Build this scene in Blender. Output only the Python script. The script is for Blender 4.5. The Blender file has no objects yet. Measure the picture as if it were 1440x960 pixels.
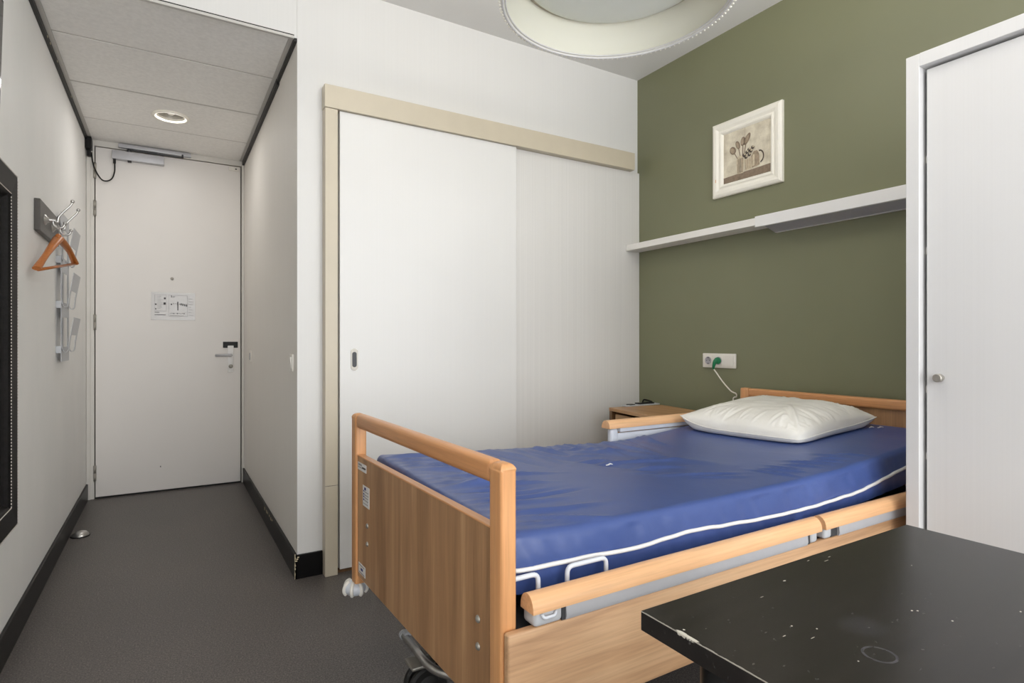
import bpy, bmesh, math, random
from mathutils import Vector, Matrix, noise

random.seed(7)
S = bpy.context.scene
COL = S.collection
R = math.radians

# ------------------------------------------------------------------ camera
cam_d = bpy.data.cameras.new('camera')
cam = bpy.data.objects.new('camera', cam_d)
COL.objects.link(cam)
cam.location = (0, 0, 1.10)
cam.rotation_euler = (R(90), 0, R(-30.945))
cam_d.sensor_width = 36
cam_d.lens = 807.6 / 1440 * 36
cam_d.shift_y = 0.0005
cam_d.clip_start = 0.02
S.camera = cam

# ------------------------------------------------------------------ view, sky, light
S.view_settings.view_transform = 'Standard'
S.view_settings.look = 'None'
S.view_settings.gamma = 1
S.view_settings.use_curve_mapping = False
S.view_settings.exposure = 0.0
S.cycles.max_bounces = 14
S.cycles.diffuse_bounces = 9
S.cycles.glossy_bounces = 6
S.cycles.sample_clamp_indirect = 6

W = bpy.data.worlds.new('sky')
S.world = W
W.use_nodes = True
W.node_tree.nodes['Background'].inputs[0].default_value = (0.80, 0.90, 1.0, 1)
W.node_tree.nodes['Background'].inputs[1].default_value = 1.6


def area(name, loc, rot, sx, sy, power, color):
    d = bpy.data.lights.new(name, 'AREA')
    d.shape = 'RECTANGLE'
    d.size, d.size_y, d.energy, d.color = sx, sy, power, color
    o = bpy.data.objects.new(name, d)
    COL.objects.link(o)
    o.location, o.rotation_euler = loc, rot
    return o


# daylight coming in through the big window in the wall behind the camera
area('window_daylight', (1.05, -1.80, 1.45), (R(90), 0, 0), 3.0, 2.4, 120, (1.0, 0.985, 0.965))


# ------------------------------------------------------------------ materials
def lin(c):
    c = c / 255.0
    return c / 12.92 if c <= 0.04045 else ((c + 0.055) / 1.055) ** 2.4


def rgb(r, g, b):
    return (lin(r), lin(g), lin(b), 1)


MATS = {}


class NT:
    def __init__(self, name):
        self.m = bpy.data.materials.new(name)
        self.m.use_nodes = True
        self.t = self.m.node_tree
        self.b = self.t.nodes['Principled BSDF']

    def n(self, typ, **kw):
        nd = self.t.nodes.new(typ)
        for k, v in kw.items():
            setattr(nd, k, v)
        return nd

    def l(self, a, b):
        self.t.links.new(a, b)

    def coords(self, scale=(1, 1, 1)):
        tc = self.n('ShaderNodeTexCoord')
        mp = self.n('ShaderNodeMapping')
        mp.inputs['Scale'].default_value = scale
        self.l(tc.outputs['Object'], mp.inputs['Vector'])
        return mp.outputs['Vector']

    def noise(self, scale, detail=3, rough=0.55, sc=(1, 1, 1), dist=0.0):
        nd = self.n('ShaderNodeTexNoise')
        nd.inputs['Scale'].default_value = scale
        nd.inputs['Detail'].default_value = detail
        nd.inputs['Roughness'].default_value = rough
        nd.inputs['Distortion'].default_value = dist
        self.l(self.coords(sc), nd.inputs['Vector'])
        return nd.outputs['Fac']

    def ramp(self, fac, stops):
        r = self.n('ShaderNodeValToRGB')
        el = r.color_ramp.elements
        while len(el) < len(stops):
            el.new(0.5)
        for e, (p, c) in zip(el, stops):
            e.position, e.color = p, c
        self.l(fac, r.inputs['Fac'])
        return r.outputs['Color']

    def mix(self, fac, a, b, mode='MIX'):
        nd = self.n('ShaderNodeMix', data_type='RGBA', blend_type=mode)
        for sock, v in ((nd.inputs[0], fac), (nd.inputs[6], a), (nd.inputs[7], b)):
            if hasattr(v, 'node'):
                self.l(v, sock)
            else:
                sock.default_value = v
        return nd.outputs[2]

    def bump(self, h, strength=0.2, dist=0.002):
        nd = self.n('ShaderNodeBump')
        nd.inputs['Strength'].default_value = strength
        nd.inputs['Distance'].default_value = dist
        self.l(h, nd.inputs['Height'])
        self.l(nd.outputs['Normal'], self.b.inputs['Normal'])

    def base(self, c):
        if hasattr(c, 'node'):
            self.l(c, self.b.inputs['Base Color'])
        else:
            self.b.inputs['Base Color'].default_value = c

    def set(self, rough=0.5, metal=0.0, **kw):
        self.b.inputs['Roughness'].default_value = rough
        self.b.inputs['Metallic'].default_value = metal
        for k, v in kw.items():
            self.b.inputs[k.replace('_', ' ')].default_value = v


def sh(c, k):
    return (min(1, c[0] * k), min(1, c[1] * k), min(1, c[2] * k), 1)


def plain(name, c, rough=0.5, metal=0.0, var=0.06, scale=30, bump=0.0, **kw):
    """colour with a little mottling"""
    x = NT(name)
    f = x.noise(scale, 4)
    x.base(x.ramp(f, [(0.3, sh(c, 1 - var)), (0.7, sh(c, 1 + var))]))
    x.set(rough, metal, **kw)
    if bump:
        x.bump(x.noise(scale * 6, 3), bump, 0.001)
    MATS[name] = x.m
    return x.m


def striped(name, c, axis, rough=0.4, var=0.03, freq=220, bump=0.05):
    """laminate / vinyl with a faint vertical pin stripe; axis = horizontal axis of the wall"""
    x = NT(name)
    sc = [0.6, 0.6, 0.6]
    sc[axis] = freq
    sc[2] = 0.4
    f = x.noise(1.0, 3, 0.6, tuple(sc))
    big = x.noise(1.3, 3)
    a = x.ramp(f, [(0.3, sh(c, 1 - var)), (0.7, sh(c, 1 + var))])
    b = x.ramp(big, [(0.3, (0.97, 0.97, 0.97, 1)), (0.7, (1, 1, 1, 1))])
    x.base(x.mix(1.0, a, b, 'MULTIPLY'))
    x.set(rough)
    x.bump(f, bump, 0.0008)
    MATS[name] = x.m
    return x.m


def wood(name, dark, mid, light, grain, rough=0.38, scale=1.0, coat=0.0):
    """grain = axis the fibres follow"""
    x = NT(name)
    sc = [14 * scale, 14 * scale, 14 * scale]
    sc[grain] = 0.9 * scale
    f1 = x.noise(1.0, 4, 0.6, tuple(sc), 0.6)
    sc2 = [150 * scale, 150 * scale, 150 * scale]
    sc2[grain] = 5 * scale
    f2 = x.noise(1.0, 3, 0.6, tuple(sc2))
    a = x.ramp(f1, [(0.28, dark), (0.5, mid), (0.72, light)])
    b = x.ramp(f2, [(0.3, (0.87, 0.87, 0.87, 1)), (0.6, (1.03, 1.03, 1.03, 1))])
    x.base(x.mix(1.0, a, b, 'MULTIPLY'))
    x.set(rough, Coat_Weight=coat)
    x.bump(f2, 0.04, 0.0006)
    MATS[name] = x.m
    return x.m


# walls
m_left = NT('wall_paint_left')
_f = m_left.noise(2.2, 5, 0.6, (1, 1, 0.6))
_g = m_left.noise(120, 3)
m_left.base(m_left.ramp(_f, [(0.35, rgb(236, 236, 234)), (0.65, rgb(242, 241, 239))]))
m_left.set(0.65)
m_left.bump(_g, 0.12, 0.001)
M_LEFT = m_left.m
M_BACK = striped('wall_vinyl_white', rgb(222, 221, 219), 0, 0.5, 0.012, 180, 0.05)
M_CORR = striped('wall_vinyl_corridor', rgb(236, 232, 226), 1, 0.6, 0.02, 150, 0.06)
M_GREEN = NT('wall_paint_olive')
_f = M_GREEN.noise(1.4, 5)
_w = M_GREEN.noise(9, 6, 0.75, (1, 1, 1), 1.0)
_c = M_GREEN.ramp(_f, [(0.3, rgb(118, 119, 91)), (0.7, rgb(123, 124, 97))])
_s = M_GREEN.ramp(_w, [(0.70, (0, 0, 0, 1)), (0.80, (0.10, 0.10, 0.10, 1))])
M_GREEN.base(M_GREEN.mix(_s, _c, rgb(150, 150, 130)))
M_GREEN.set(0.42)
M_GREEN.bump(M_GREEN.noise(260, 2), 0.08, 0.0008)
M_GREEN = M_GREEN.m
M_CEIL = plain('ceiling_paint', rgb(222, 221, 219), 0.8, var=0.01, scale=3)
M_TILE = plain('acoustic_tile', rgb(240, 238, 235), 0.85, var=0.05, scale=55, bump=0.25)
M_TBAR = plain('tile_grid_grey', rgb(198, 194, 189), 0.5, var=0.02)
M_SHADOWGAP = plain('black_gap_trim', rgb(22, 21, 21), 0.5, var=0.1)
M_TRIMLT = plain('pale_edge_profile', rgb(200, 197, 192), 0.4, var=0.02)
M_FLOOR = NT('speckled_vinyl')
_f = M_FLOOR.noise(190, 3, 0.7)
_g = M_FLOOR.noise(2.0, 4)
_h = M_FLOOR.noise(70, 4, 0.7)
_a = M_FLOOR.ramp(_f, [(0.34, rgb(64, 60, 58)), (0.52, rgb(92, 87, 84)), (0.70, rgb(134, 127, 123))])
_b = M_FLOOR.ramp(_g, [(0.3, (0.90, 0.90, 0.90, 1)), (0.7, (1.05, 1.03, 1.02, 1))])
_k = M_FLOOR.ramp(_h, [(0.35, (0.86, 0.86, 0.86, 1)), (0.65, (1.08, 1.08, 1.08, 1))])
M_FLOOR.base(M_FLOOR.mix(1.0, M_FLOOR.mix(1.0, _a, _b, 'MULTIPLY'), _k, 'MULTIPLY'))
M_FLOOR.set(0.42)
M_FLOOR.bump(_h, 0.12, 0.001)
M_FLOOR = M_FLOOR.m
M_BASEB = plain('black_baseboard', rgb(9, 8, 8), 0.35, var=0.25, scale=14, Specular_IOR_Level=0.22)
M_CHIP = plain('chipped_cream', rgb(214, 200, 170), 0.7, var=0.15, scale=200)
M_DOOR = plain('door_laminate', rgb(230, 226, 222), 0.4, var=0.012, scale=2.5)
M_DFRAME = plain('door_frame_paint', rgb(216, 213, 207), 0.4, var=0.015, scale=5)
M_BEIGE = plain('beige_paint', rgb(200, 190, 170), 0.38, var=0.025, scale=9)
M_SLIDE = striped('sliding_panel_front', rgb(226, 225, 223), 0, 0.36, 0.008, 160, 0.03)
M_SLIDE2 = striped('sliding_panel_striped', rgb(221, 219, 216), 0, 0.36, 0.03, 110, 0.1)
M_WHITE = plain('white_laminate', rgb(236, 235, 234), 0.38, var=0.012, scale=6)
M_SHELFW = plain('shelf_white', rgb(236, 233, 228), 0.5, var=0.02, scale=8)
M_WARD = striped('wardrobe_laminate', rgb(214, 213, 213), 1, 0.42, 0.012, 200, 0.03)
M_PLASTIC = plain('white_plastic', rgb(232, 228, 220), 0.3, var=0.01)
M_GREYPL = plain('grey_translucent_plastic', rgb(168, 166, 172), 0.35, var=0.03, scale=60)
M_DARK = plain('black_plastic', rgb(16, 16, 17), 0.4, var=0.1, Specular_IOR_Level=0.3)
M_RUBBER = plain('black_rubber', rgb(26, 25, 24), 0.6, var=0.15)
M_CHROME = plain('brushed_chrome', rgb(196, 194, 191), 0.28, 0.9, var=0.04, scale=80)
M_STEEL = plain('satin_steel', rgb(170, 166, 158), 0.45, 0.75, var=0.05, scale=60)
M_ALU = plain('silver_aluminium', rgb(190, 190, 194), 0.5, 0.35, var=0.02, scale=40)
M_GREYMET = plain('grey_coated_metal', rgb(186, 188, 192), 0.4, 0.0, var=0.02, scale=40)
M_LGREY = plain('light_grey_enamel', rgb(212, 216, 224), 0.32, 0.0, var=0.015)
M_DGREY = plain('dark_grey_frame', rgb(66, 67, 70), 0.45, 0.3, var=0.05)
M_BEECH = wood('beech_orange_z', rgb(196, 138, 88), rgb(209, 151, 100), rgb(218, 163, 112), 2, 0.36)
M_BEECHY = wood('beech_orange_y', rgb(192, 133, 84), rgb(206, 147, 97), rgb(216, 160, 110), 1, 0.34)
M_BEECHX = wood('beech_lit_x', rgb(220, 168, 120), rgb(229, 180, 134), rgb(236, 192, 149), 0, 0.34)  # same beech as the posts, window light painted in as a paler tone
M_WALNUTZ = wood('walnut_laminate_z', rgb(146, 108, 74), rgb(172, 131, 93), rgb(196, 155, 114), 2, 0.4, 1.25)
M_WALNUTX = wood('walnut_laminate_lit_x', rgb(160, 122, 88), rgb(198, 158, 120), rgb(212, 175, 137), 0, 0.42, 1.25)  # footboard laminate again, lightened to paint in the window light
M_OAKTOP = wood('cabinet_wood', rgb(152, 112, 72), rgb(172, 130, 88), rgb(186, 146, 102), 1, 0.4)
M_OAKDK = wood('cabinet_wood_dark', rgb(92, 66, 40), rgb(108, 78, 48), rgb(120, 88, 56), 2, 0.5)
M_HANGER = wood('hanger_wood', rgb(158, 90, 36), rgb(178, 104, 44), rgb(190, 116, 54), 1, 0.35, coat=0.1)
M_PEEL = plain('dark_stained_board', rgb(70, 66, 62), 0.4, var=0.08, scale=12)
M_LEATHER = plain('black_leather', rgb(24, 22, 22), 0.5, var=0.3, scale=90, bump=0.35, Specular_IOR_Level=0.2)
M_STITCH = plain('pale_stitching', rgb(190, 184, 176), 0.7, var=0.05)
M_PILLOW = NT('pillow_cover')
_f = M_PILLOW.noise(7, 4)
M_PILLOW.base(M_PILLOW.ramp(_f, [(0.3, rgb(232, 229, 221)), (0.7, rgb(241, 239, 233))]))
M_PILLOW.set(0.36)
M_PILLOW.bump(M_PILLOW.noise(24, 5, 0.6, (1, 1, 1), 1.2), 0.25, 0.006)
M_PILLOW = M_PILLOW.m
M_BLUE = NT('blue_coated_fabric')
_f = M_BLUE.noise(3.0, 4)
M_BLUE.base(M_BLUE.ramp(_f, [(0.3, rgb(60, 79, 134)), (0.7, rgb(66, 86, 143))]))
M_BLUE.set(0.33)
_wr = M_BLUE.noise(9, 4, 0.55, (2.4, 0.8, 2.4), 0.8)
M_BLUE.bump(_wr, 0.10, 0.008)
M_BLUE = M_BLUE.m
M_PIPING = plain('white_piping', rgb(226, 224, 222), 0.5, var=0.03)
M_GREENPLUG = plain('green_plastic', rgb(22, 120, 78), 0.3, var=0.05)
M_CREAM = plain('cream_paint', rgb(246, 242, 231), 0.42, var=0.02, scale=20)
M_PAPER = plain('paper_white', rgb(226, 224, 222), 0.5, var=0.02)
M_INK = plain('ink_dark', rgb(72, 70, 72), 0.6, var=0.1)
M_INKL = plain('ink_grey', rgb(160, 158, 158), 0.6, var=0.05)
M_INKB = plain('ink_blue', rgb(52, 58, 120), 0.6, var=0.1)
M_FILM = plain('glossy_laminate', rgb(190, 187, 184), 0.14, var=0.01)
M_SEPIA_BG = NT('sepia_plaster')
_f = M_SEPIA_BG.noise(16, 6, 0.7)
M_SEPIA_BG.base(M_SEPIA_BG.ramp(_f, [(0.3, rgb(188, 177, 156)), (0.7, rgb(236, 228, 208))]))
M_SEPIA_BG.set(0.35)
M_SEPIA_BG = M_SEPIA_BG.m
M_SEPIA_D = plain('sepia_brown', rgb(132, 114, 96), 0.4, var=0.2, scale=60)
M_SEPIA_M = plain('sepia_mid', rgb(164, 146, 124), 0.4, var=0.25, scale=70)
M_SEPIA_L = plain('sepia_light', rgb(206, 192, 166), 0.4, var=0.15, scale=70)
M_SEPIA_K = plain('sepia_dark', rgb(74, 62, 54), 0.4, var=0.2, scale=80)

# table stain with chips, flecks and a ring mark of its own (positions in metres on the top)
_t = NT('black_brown_stain')
_f = _t.noise(1.0, 4, 0.6, (4, 60, 60))
_base = _t.ramp(_f, [(0.3, rgb(24, 21, 20)), (0.7, rgb(36, 32, 30))])
_sep = _t.n('ShaderNodeSeparateXYZ')
_t.l(_t.coords(), _sep.inputs[0])


def _m(op, a, b=None, c=None):
    nd = _t.n('ShaderNodeMath', operation=op)
    for i, v in enumerate((a, b, c)):
        if v is None:
            continue
        if hasattr(v, 'node'):
            _t.l(v, nd.inputs[i])
        else:
            nd.inputs[i].default_value = v
    return nd.outputs[0]


TOX, TOY = 0.87, -0.15      # table origin
_X, _Y, _Z = _sep.outputs[0], _sep.outputs[1], _sep.outputs[2]


def _ell(x, y, a, b):
    u = _m('DIVIDE', _m('SUBTRACT', _X, x - TOX), a)
    v = _m('DIVIDE', _m('SUBTRACT', _Y, y - TOY), b)
    return _m('ADD', _m('MULTIPLY', u, u), _m('MULTIPLY', v, v))


_ragged = _t.noise(420, 2, 0.6)
_rag = _m('MULTIPLY_ADD', _ragged, 1.6, -0.8)
_mask = None
for (x, y, a, b) in ((0.531, 0.487, 0.0030, 0.009), (0.531, 0.474, 0.0022, 0.013), (0.539, 0.492, 0.0014, 0.0016), (0.776, 0.517, 0.0030, 0.0013), (0.832, 0.374, 0.0016, 0.0013),
                     (0.838, 0.370, 0.0012, 0.0012), (0.845, 0.334, 0.0014, 0.0012), (0.905, 0.530, 0.006, 0.0005), (0.925, 0.537, 0.004, 0.0005), (0.880, 0.545, 0.003, 0.0006),
                     (0.63, 0.42, 0.003, 0.0005), (0.66, 0.43, 0.0012, 0.001), (0.70, 0.50, 0.004, 0.0004), (1.0, 0.45, 0.0012, 0.001), (0.95, 0.30, 0.0014, 0.001),
                     (0.655, 0.40, 0.004, 0.0004), (0.68, 0.41, 0.0012, 0.001), (0.65, 0.345, 0.0009, 0.0009)):
    e = _m('LESS_THAN', _m('ADD', _ell(x, y, a, b), _rag), 1.0)
    _mask = e if _mask is None else _m('MAXIMUM', _mask, e)
# worn arris along the edge by the bed
_edge = _m('MULTIPLY', _m('LESS_THAN', _X, _m('MULTIPLY_ADD', _t.noise(70, 3, 0.7), 0.0022, 0.529 - TOX - 0.0004)), _m('GREATER_THAN', _Z, 0.7485))
_edge = _m('MULTIPLY', _edge, 0.55)
_mask = _m('MULTIPLY', _mask, _m('GREATER_THAN', _m('ADD', _Z, _m('MULTIPLY_ADD', _ragged, 0.006, -0.003)), 0.7468))
_sp = _t.noise(130, 2, 0.6, (0.8, 1.4, 1))
_msk = _t.ramp(_sp, [(0.68, (0, 0, 0, 1)), (0.80, (0.24, 0.24, 0.24, 1))])
_sc = _t.noise(1.0, 3, 0.6, (26, 150, 20), 0.8)
_msk2 = _t.ramp(_sc, [(0.72, (0, 0, 0, 1)), (0.82, (0.14, 0.14, 0.14, 1))])
_ringd = _m('ABSOLUTE', _m('SUBTRACT', _m('SQRT', _ell(0.684, 0.340, 0.0165, 0.0165)), 1.0))
_ring = _m('MULTIPLY', _m('LESS_THAN', _ringd, 0.09), _m('MULTIPLY', _t.noise(160, 3), 0.35))
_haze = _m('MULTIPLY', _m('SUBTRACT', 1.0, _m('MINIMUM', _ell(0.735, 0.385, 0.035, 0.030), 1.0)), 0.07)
_c1 = _t.mix(_msk, _base, rgb(150, 148, 144))
_c2 = _t.mix(_msk2, _c1, rgb(110, 108, 104))
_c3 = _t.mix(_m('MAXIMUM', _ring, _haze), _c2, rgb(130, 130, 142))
_t.base(_t.mix(_m('MAXIMUM', _mask, _edge), _c3, rgb(196, 190, 178)))
_t.set(0.25, Specular_IOR_Level=0.42)
_t.bump(_f, 0.05, 0.0006)
M_TABLE = _t.m

# lamp shade fabric: thin and lets daylight through
_t = NT('cream_shade_fabric')
_t.base(rgb(243, 242, 230))
_t.set(0.7)
_tr = _t.n('ShaderNodeBsdfTranslucent')
_tr.inputs['Color'].default_value = rgb(240, 237, 222)
_mx = _t.n('ShaderNodeMixShader')
_mx.inputs['Fac'].default_value = 0.14
_t.l(_t.b.outputs['BSDF'], _mx.inputs[1])
_t.l(_tr.outputs['BSDF'], _mx.inputs[2])
_out = [n for n in _t.t.nodes if n.type == 'OUTPUT_MATERIAL'][0]
_t.l(_mx.outputs['Shader'], _out.inputs['Surface'])
_t.bump(_t.noise(200, 2), 0.1, 0.0006)
M_SHADE = _t.m
M_DIFF = plain('opal_diffuser', rgb(240, 243, 234), 0.45, var=0.01, scale=20)

_t = NT('mirror_glass')
_t.base((0.86, 0.88, 0.88, 1))
_t.set(0.03, 1.0)
M_MIRROR = _t.m
_t = NT('screen_glass')
_t.base((0.006, 0.006, 0.008, 1))
_t.set(0.08)
M_SCREEN = _t.m
_t = NT('window_glass')
_tp = _t.n('ShaderNodeBsdfTransparent')
_gl = _t.n('ShaderNodeBsdfGlossy')
_gl.inputs['Roughness'].default_value = 0.02
_mx = _t.n('ShaderNodeMixShader')
_mx.inputs['Fac'].default_value = 0.06
_t.l(_tp.outputs[0], _mx.inputs[1])
_t.l(_gl.outputs[0], _mx.inputs[2])
_out = [n for n in _t.t.nodes if n.type == 'OUTPUT_MATERIAL'][0]
_t.l(_mx.outputs[0], _out.inputs['Surface'])
M_GLASS = _t.m


# ------------------------------------------------------------------ builders
OFF = {}


def B():
    return bmesh.new()


def box(bm, x0, x1, y0, y1, z0, z1, bev=0.0, seg=2, mi=0, mat=None):
    r = bmesh.ops.create_cube(bm, size=1.0)
    vs = r['verts']
    bmesh.ops.scale(bm, vec=(x1 - x0, y1 - y0, z1 - z0), verts=vs)
    bmesh.ops.translate(bm, vec=((x0 + x1) / 2, (y0 + y1) / 2, (z0 + z1) / 2), verts=vs)
    fs = list({f for v in vs for f in v.link_faces})
    if bev > 0:
        es = list({e for v in vs for e in v.link_edges})
        rr = bmesh.ops.bevel(bm, geom=es, offset=bev, segments=seg, profile=0.5, affect='EDGES', clamp_overlap=True)
        fs = list({f for v in rr['verts'] for f in v.link_faces} | {f for f in fs if f.is_valid})
        vs = list({v for f in fs for v in f.verts})
    for f in fs:
        f.material_index = mi
    if mat is not None:
        bmesh.ops.transform(bm, matrix=mat, verts=vs)
    return vs


def frame_of(d):
    d = d.normalized()
    u = d.cross(Vector((0, 0, 1)))
    if u.length < 1e-4:
        u = Vector((1, 0, 0))
    u.normalize()
    return u, d.cross(u).normalized()


def tube(bm, pts, rad, seg=10, closed=False, mi=0, caps=True, flat=1.0):
    pts = [Vector(p) for p in pts]
    n = len(pts)
    rings = []
    u = None
    for i, p in enumerate(pts):
        if closed:
            d = pts[(i + 1) % n] - pts[i - 1]
        else:
            d = pts[min(i + 1, n - 1)] - pts[max(i - 1, 0)]
        d.normalize()
        if u is None:
            u, w = frame_of(d)
        else:
            u = (u - d * u.dot(d))
            u = u.normalized() if u.length > 1e-5 else frame_of(d)[0]
            w = d.cross(u).normalized()
        r = rad[i] if isinstance(rad, (list, tuple)) else rad
        rings.append([bm.verts.new(p + (u * math.cos(2 * math.pi * k / seg) + w * math.sin(2 * math.pi * k / seg) * flat) * r) for k in range(seg)])
    for i in range(n if closed else n - 1):
        a, b = rings[i], rings[(i + 1) % n]
        for k in range(seg):
            f = bm.faces.new((a[k], a[(k + 1) % seg], b[(k + 1) % seg], b[k]))
            f.smooth = True
            f.material_index = mi
    if caps and not closed:
        for rr in (rings[0][::-1], rings[-1]):
            bm.faces.new(rr).material_index = mi


def cyl(bm, p0, p1, r0, r1=None, seg=24, mi=0):
    tube(bm, [p0, p1], [r0, r0 if r1 is None else r1], seg, mi=mi)


def arc(pts, n=5):
    """round the inner corners of a polyline with a Catmull-Rom pass"""
    P = [Vector(p) for p in pts]
    out = []
    for i in range(len(P) - 1):
        p0, p1, p2, p3 = P[max(i - 1, 0)], P[i], P[i + 1], P[min(i + 2, len(P) - 1)]
        for k in range(n):
            t = k / n
            out.append(0.5 * ((2 * p1) + (p2 - p0) * t + (2 * p0 - 5 * p1 + 4 * p2 - p3) * t * t + (3 * p1 - p0 - 3 * p2 + p3) * t ** 3))
    out.append(P[-1])
    return out


def fillet(pts, r, n=5):
    """polyline with true rounded corners"""
    P = [Vector(p) for p in pts]
    out = [P[0]]
    for i in range(1, len(P) - 1):
        a = (P[i - 1] - P[i])
        b = (P[i + 1] - P[i])
        rr = min(r, a.length * 0.45, b.length * 0.45)
        s, e = P[i] + a.normalized() * rr, P[i] + b.normalized() * rr
        for k in range(n + 1):
            t = k / n
            out.append(s * (1 - t) ** 2 + P[i] * 2 * t * (1 - t) + e * t * t)
    out.append(P[-1])
    return out


def lathe(bm, prof, c, axis=2, seg=48, mi=0):
    """profile (radius, height) spun round an axis through c"""
    rings = []
    for r, h in prof:
        ring = []
        for k in range(seg):
            a = 2 * math.pi * k / seg
            p = [0, 0, 0]
            p[axis] = h
            p[(axis + 1) % 3] = r * math.cos(a)
            p[(axis + 2) % 3] = r * math.sin(a)
            ring.append(bm.verts.new(Vector(c) + Vector(p)))
        rings.append(ring)
    for i in range(len(rings) - 1):
        for k in range(seg):
            f = bm.faces.new((rings[i][k], rings[i][(k + 1) % seg], rings[i + 1][(k + 1) % seg], rings[i + 1][k]))
            f.smooth = True
            f.material_index = mi
    return rings


def cap(bm, ring, mi=0):
    f = bm.faces.new(ring)
    f.material_index = mi


def prism(bm, outline, ax, a0, a1, mi=0, smooth=False, mat=None):
    """2D outline extruded along axis ax from a0 to a1; outline is (p,q) on the two other axes in cyclic order"""
    def P(p, q, a):
        v = [0, 0, 0]
        v[ax] = a
        v[(ax + 1) % 3] = p
        v[(ax + 2) % 3] = q
        v = Vector(v)
        return mat @ v if mat is not None else v
    lo = [bm.verts.new(P(p, q, a0)) for p, q in outline]
    hi = [bm.verts.new(P(p, q, a1)) for p, q in outline]
    n = len(outline)
    for i in range(n):
        f = bm.faces.new((lo[i], lo[(i + 1) % n], hi[(i + 1) % n], hi[i]))
        f.smooth = smooth
        f.material_index = mi
    bm.faces.new(lo[::-1]).material_index = mi
    bm.faces.new(hi).material_index = mi


def sweep_frame(bm, o, eu, ev, en, w, h, prof, mi=0):
    """mitred moulding round a rectangle w x h from corner o; prof = (inset, height) pairs"""
    o, eu, ev, en = Vector(o), Vector(eu), Vector(ev), Vector(en)
    loops = []
    for ins, ht in prof:
        loops.append([bm.verts.new(o + eu * a + ev * b + en * ht) for a, b in
                      ((ins, ins), (w - ins, ins), (w - ins, h - ins), (ins, h - ins))])
    for i in range(len(prof) - 1):
        for k in range(4):
            f = bm.faces.new((loops[i][k], loops[i][(k + 1) % 4], loops[i + 1][(k + 1) % 4], loops[i + 1][k]))
            f.material_index = mi


def obj(name, bm, mat, parent=None, origin=None, smooth=None, xf=None):
    bmesh.ops.recalc_face_normals(bm, faces=bm.faces[:])
    if xf is not None:
        bmesh.ops.transform(bm, matrix=xf, verts=bm.verts[:])
    if parent is not None and origin is None:
        off = OFF[parent.name]
    elif origin is not None:
        off = Vector(origin)
    else:
        vs = [v.co for v in bm.verts]
        off = Vector(((min(v.x for v in vs) + max(v.x for v in vs)) / 2,
                      (min(v.y for v in vs) + max(v.y for v in vs)) / 2, min(v.z for v in vs)))
    bmesh.ops.translate(bm, vec=-off, verts=bm.verts[:])
    me = bpy.data.meshes.new(name)
    bm.to_mesh(me)
    bm.free()
    for m in (mat if isinstance(mat, (list, tuple)) else [mat]):
        me.materials.append(m)
    if smooth is not None:
        for p in me.polygons:
            p.use_smooth = True
        me.set_sharp_from_angle(angle=R(smooth))
    o = bpy.data.objects.new(name, me)
    COL.objects.link(o)
    if parent is not None:
        o.parent = parent
        o.location = off - OFF[parent.name]
    else:
        o.location = off
    OFF[o.name] = off
    return o


def tag(o, label=None, cat=None, group=None, kind=None):
    if label:
        o['label'] = label
    if cat:
        o['category'] = cat
    if group:
        o['group'] = group
    if kind:
        o['kind'] = kind
    return o


def thing(name, loc, label, cat, group=None):
    o = bpy.data.objects.new(name, None)
    o.empty_display_size = 0.05
    COL.objects.link(o)
    o.location = loc
    OFF[o.name] = Vector(loc)
    return tag(o, label, cat, group)


def struct(name, bm, mat, parent=None, label=None, cat=None, smooth=None):
    o = obj(name, bm, mat, parent, origin=None if parent is not None else (0, 0, 0), smooth=smooth)
    if parent is None:
        tag(o, label, cat, kind='structure')
    return o


# ------------------------------------------------------------------ room dimensions
XL, XC, XG = -0.487, 0.517, 2.642      # left wall, corridor wall, green wall
YB, YD, YW = 2.807, 4.96, -1.60        # wall with the sliding panels, entrance door, window wall
ZS, ZC = 2.515, 2.812                  # corridor ceiling, room ceiling

bm = B(); box(bm, XL - 0.1, XG + 0.1, YW - 0.1, YD + 0.2, -0.12, 0)
struct('floor', bm, M_FLOOR, label='dark grey speckled vinyl floor running from the room into the corridor', cat='floor')
bm = B(); box(bm, XL - 0.12, XL, YW - 0.1, YD + 0.2, 0, ZC + 0.1)
struct('wall_left', bm, M_LEFT, label='off-white painted wall behind the coat rack and black framed mirror', cat='wall')
bm = B(); box(bm, XG, XG + 0.12, YW - 0.1, YB, 0, ZC + 0.1)
struct('wall_right', bm, M_GREEN, label='olive green painted wall at the head of the bed', cat='wall')
bm = B()
box(bm, XC, XG + 0.12, YB, YB + 0.12, 0, ZC + 0.1)
struct('wall_back', bm, M_BACK, label='white wall around and above the beige framed sliding panels', cat='wall')
bm = B(); box(bm, XL, XC - 0.0008, YB, YB + 0.012, ZS - 0.002, ZC + 0.1)
box(bm, XL, XC - 0.0008, YB + 0.012, YB + 0.12, ZS + 0.10, ZC + 0.1)
struct('wall_upper', bm, M_BACK, label='white bulkhead above the corridor opening', cat='wall')
bm = B(); box(bm, XC, XC + 0.10, YB + 0.12, YD + 0.2, 0, ZC)
box(bm, XC, XC + 0.005, YB + 0.0002, YB + 0.13, 0, ZC)
struct('wall_corridor', bm, M_CORR, label='grey white corridor wall with two light switches', cat='wall')
bm = B()
box(bm, XL - 0.1, XG + 0.1, YW - 0.1, YB + 0.12, ZC, ZC + 0.1)
struct('ceiling', bm, M_CEIL, label='plain grey white ceiling above the bed', cat='ceiling')

# end wall with the entrance door frame
bm = B()
box(bm, XL, XL + 0.006, YD, YD + 0.1, 0, ZS)
box(bm, XL, XC, YD + 0.06, YD + 0.14, 0, ZC)
struct('wall_far', bm, M_DFRAME, label='narrow white end wall around the entrance door', cat='wall')

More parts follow.
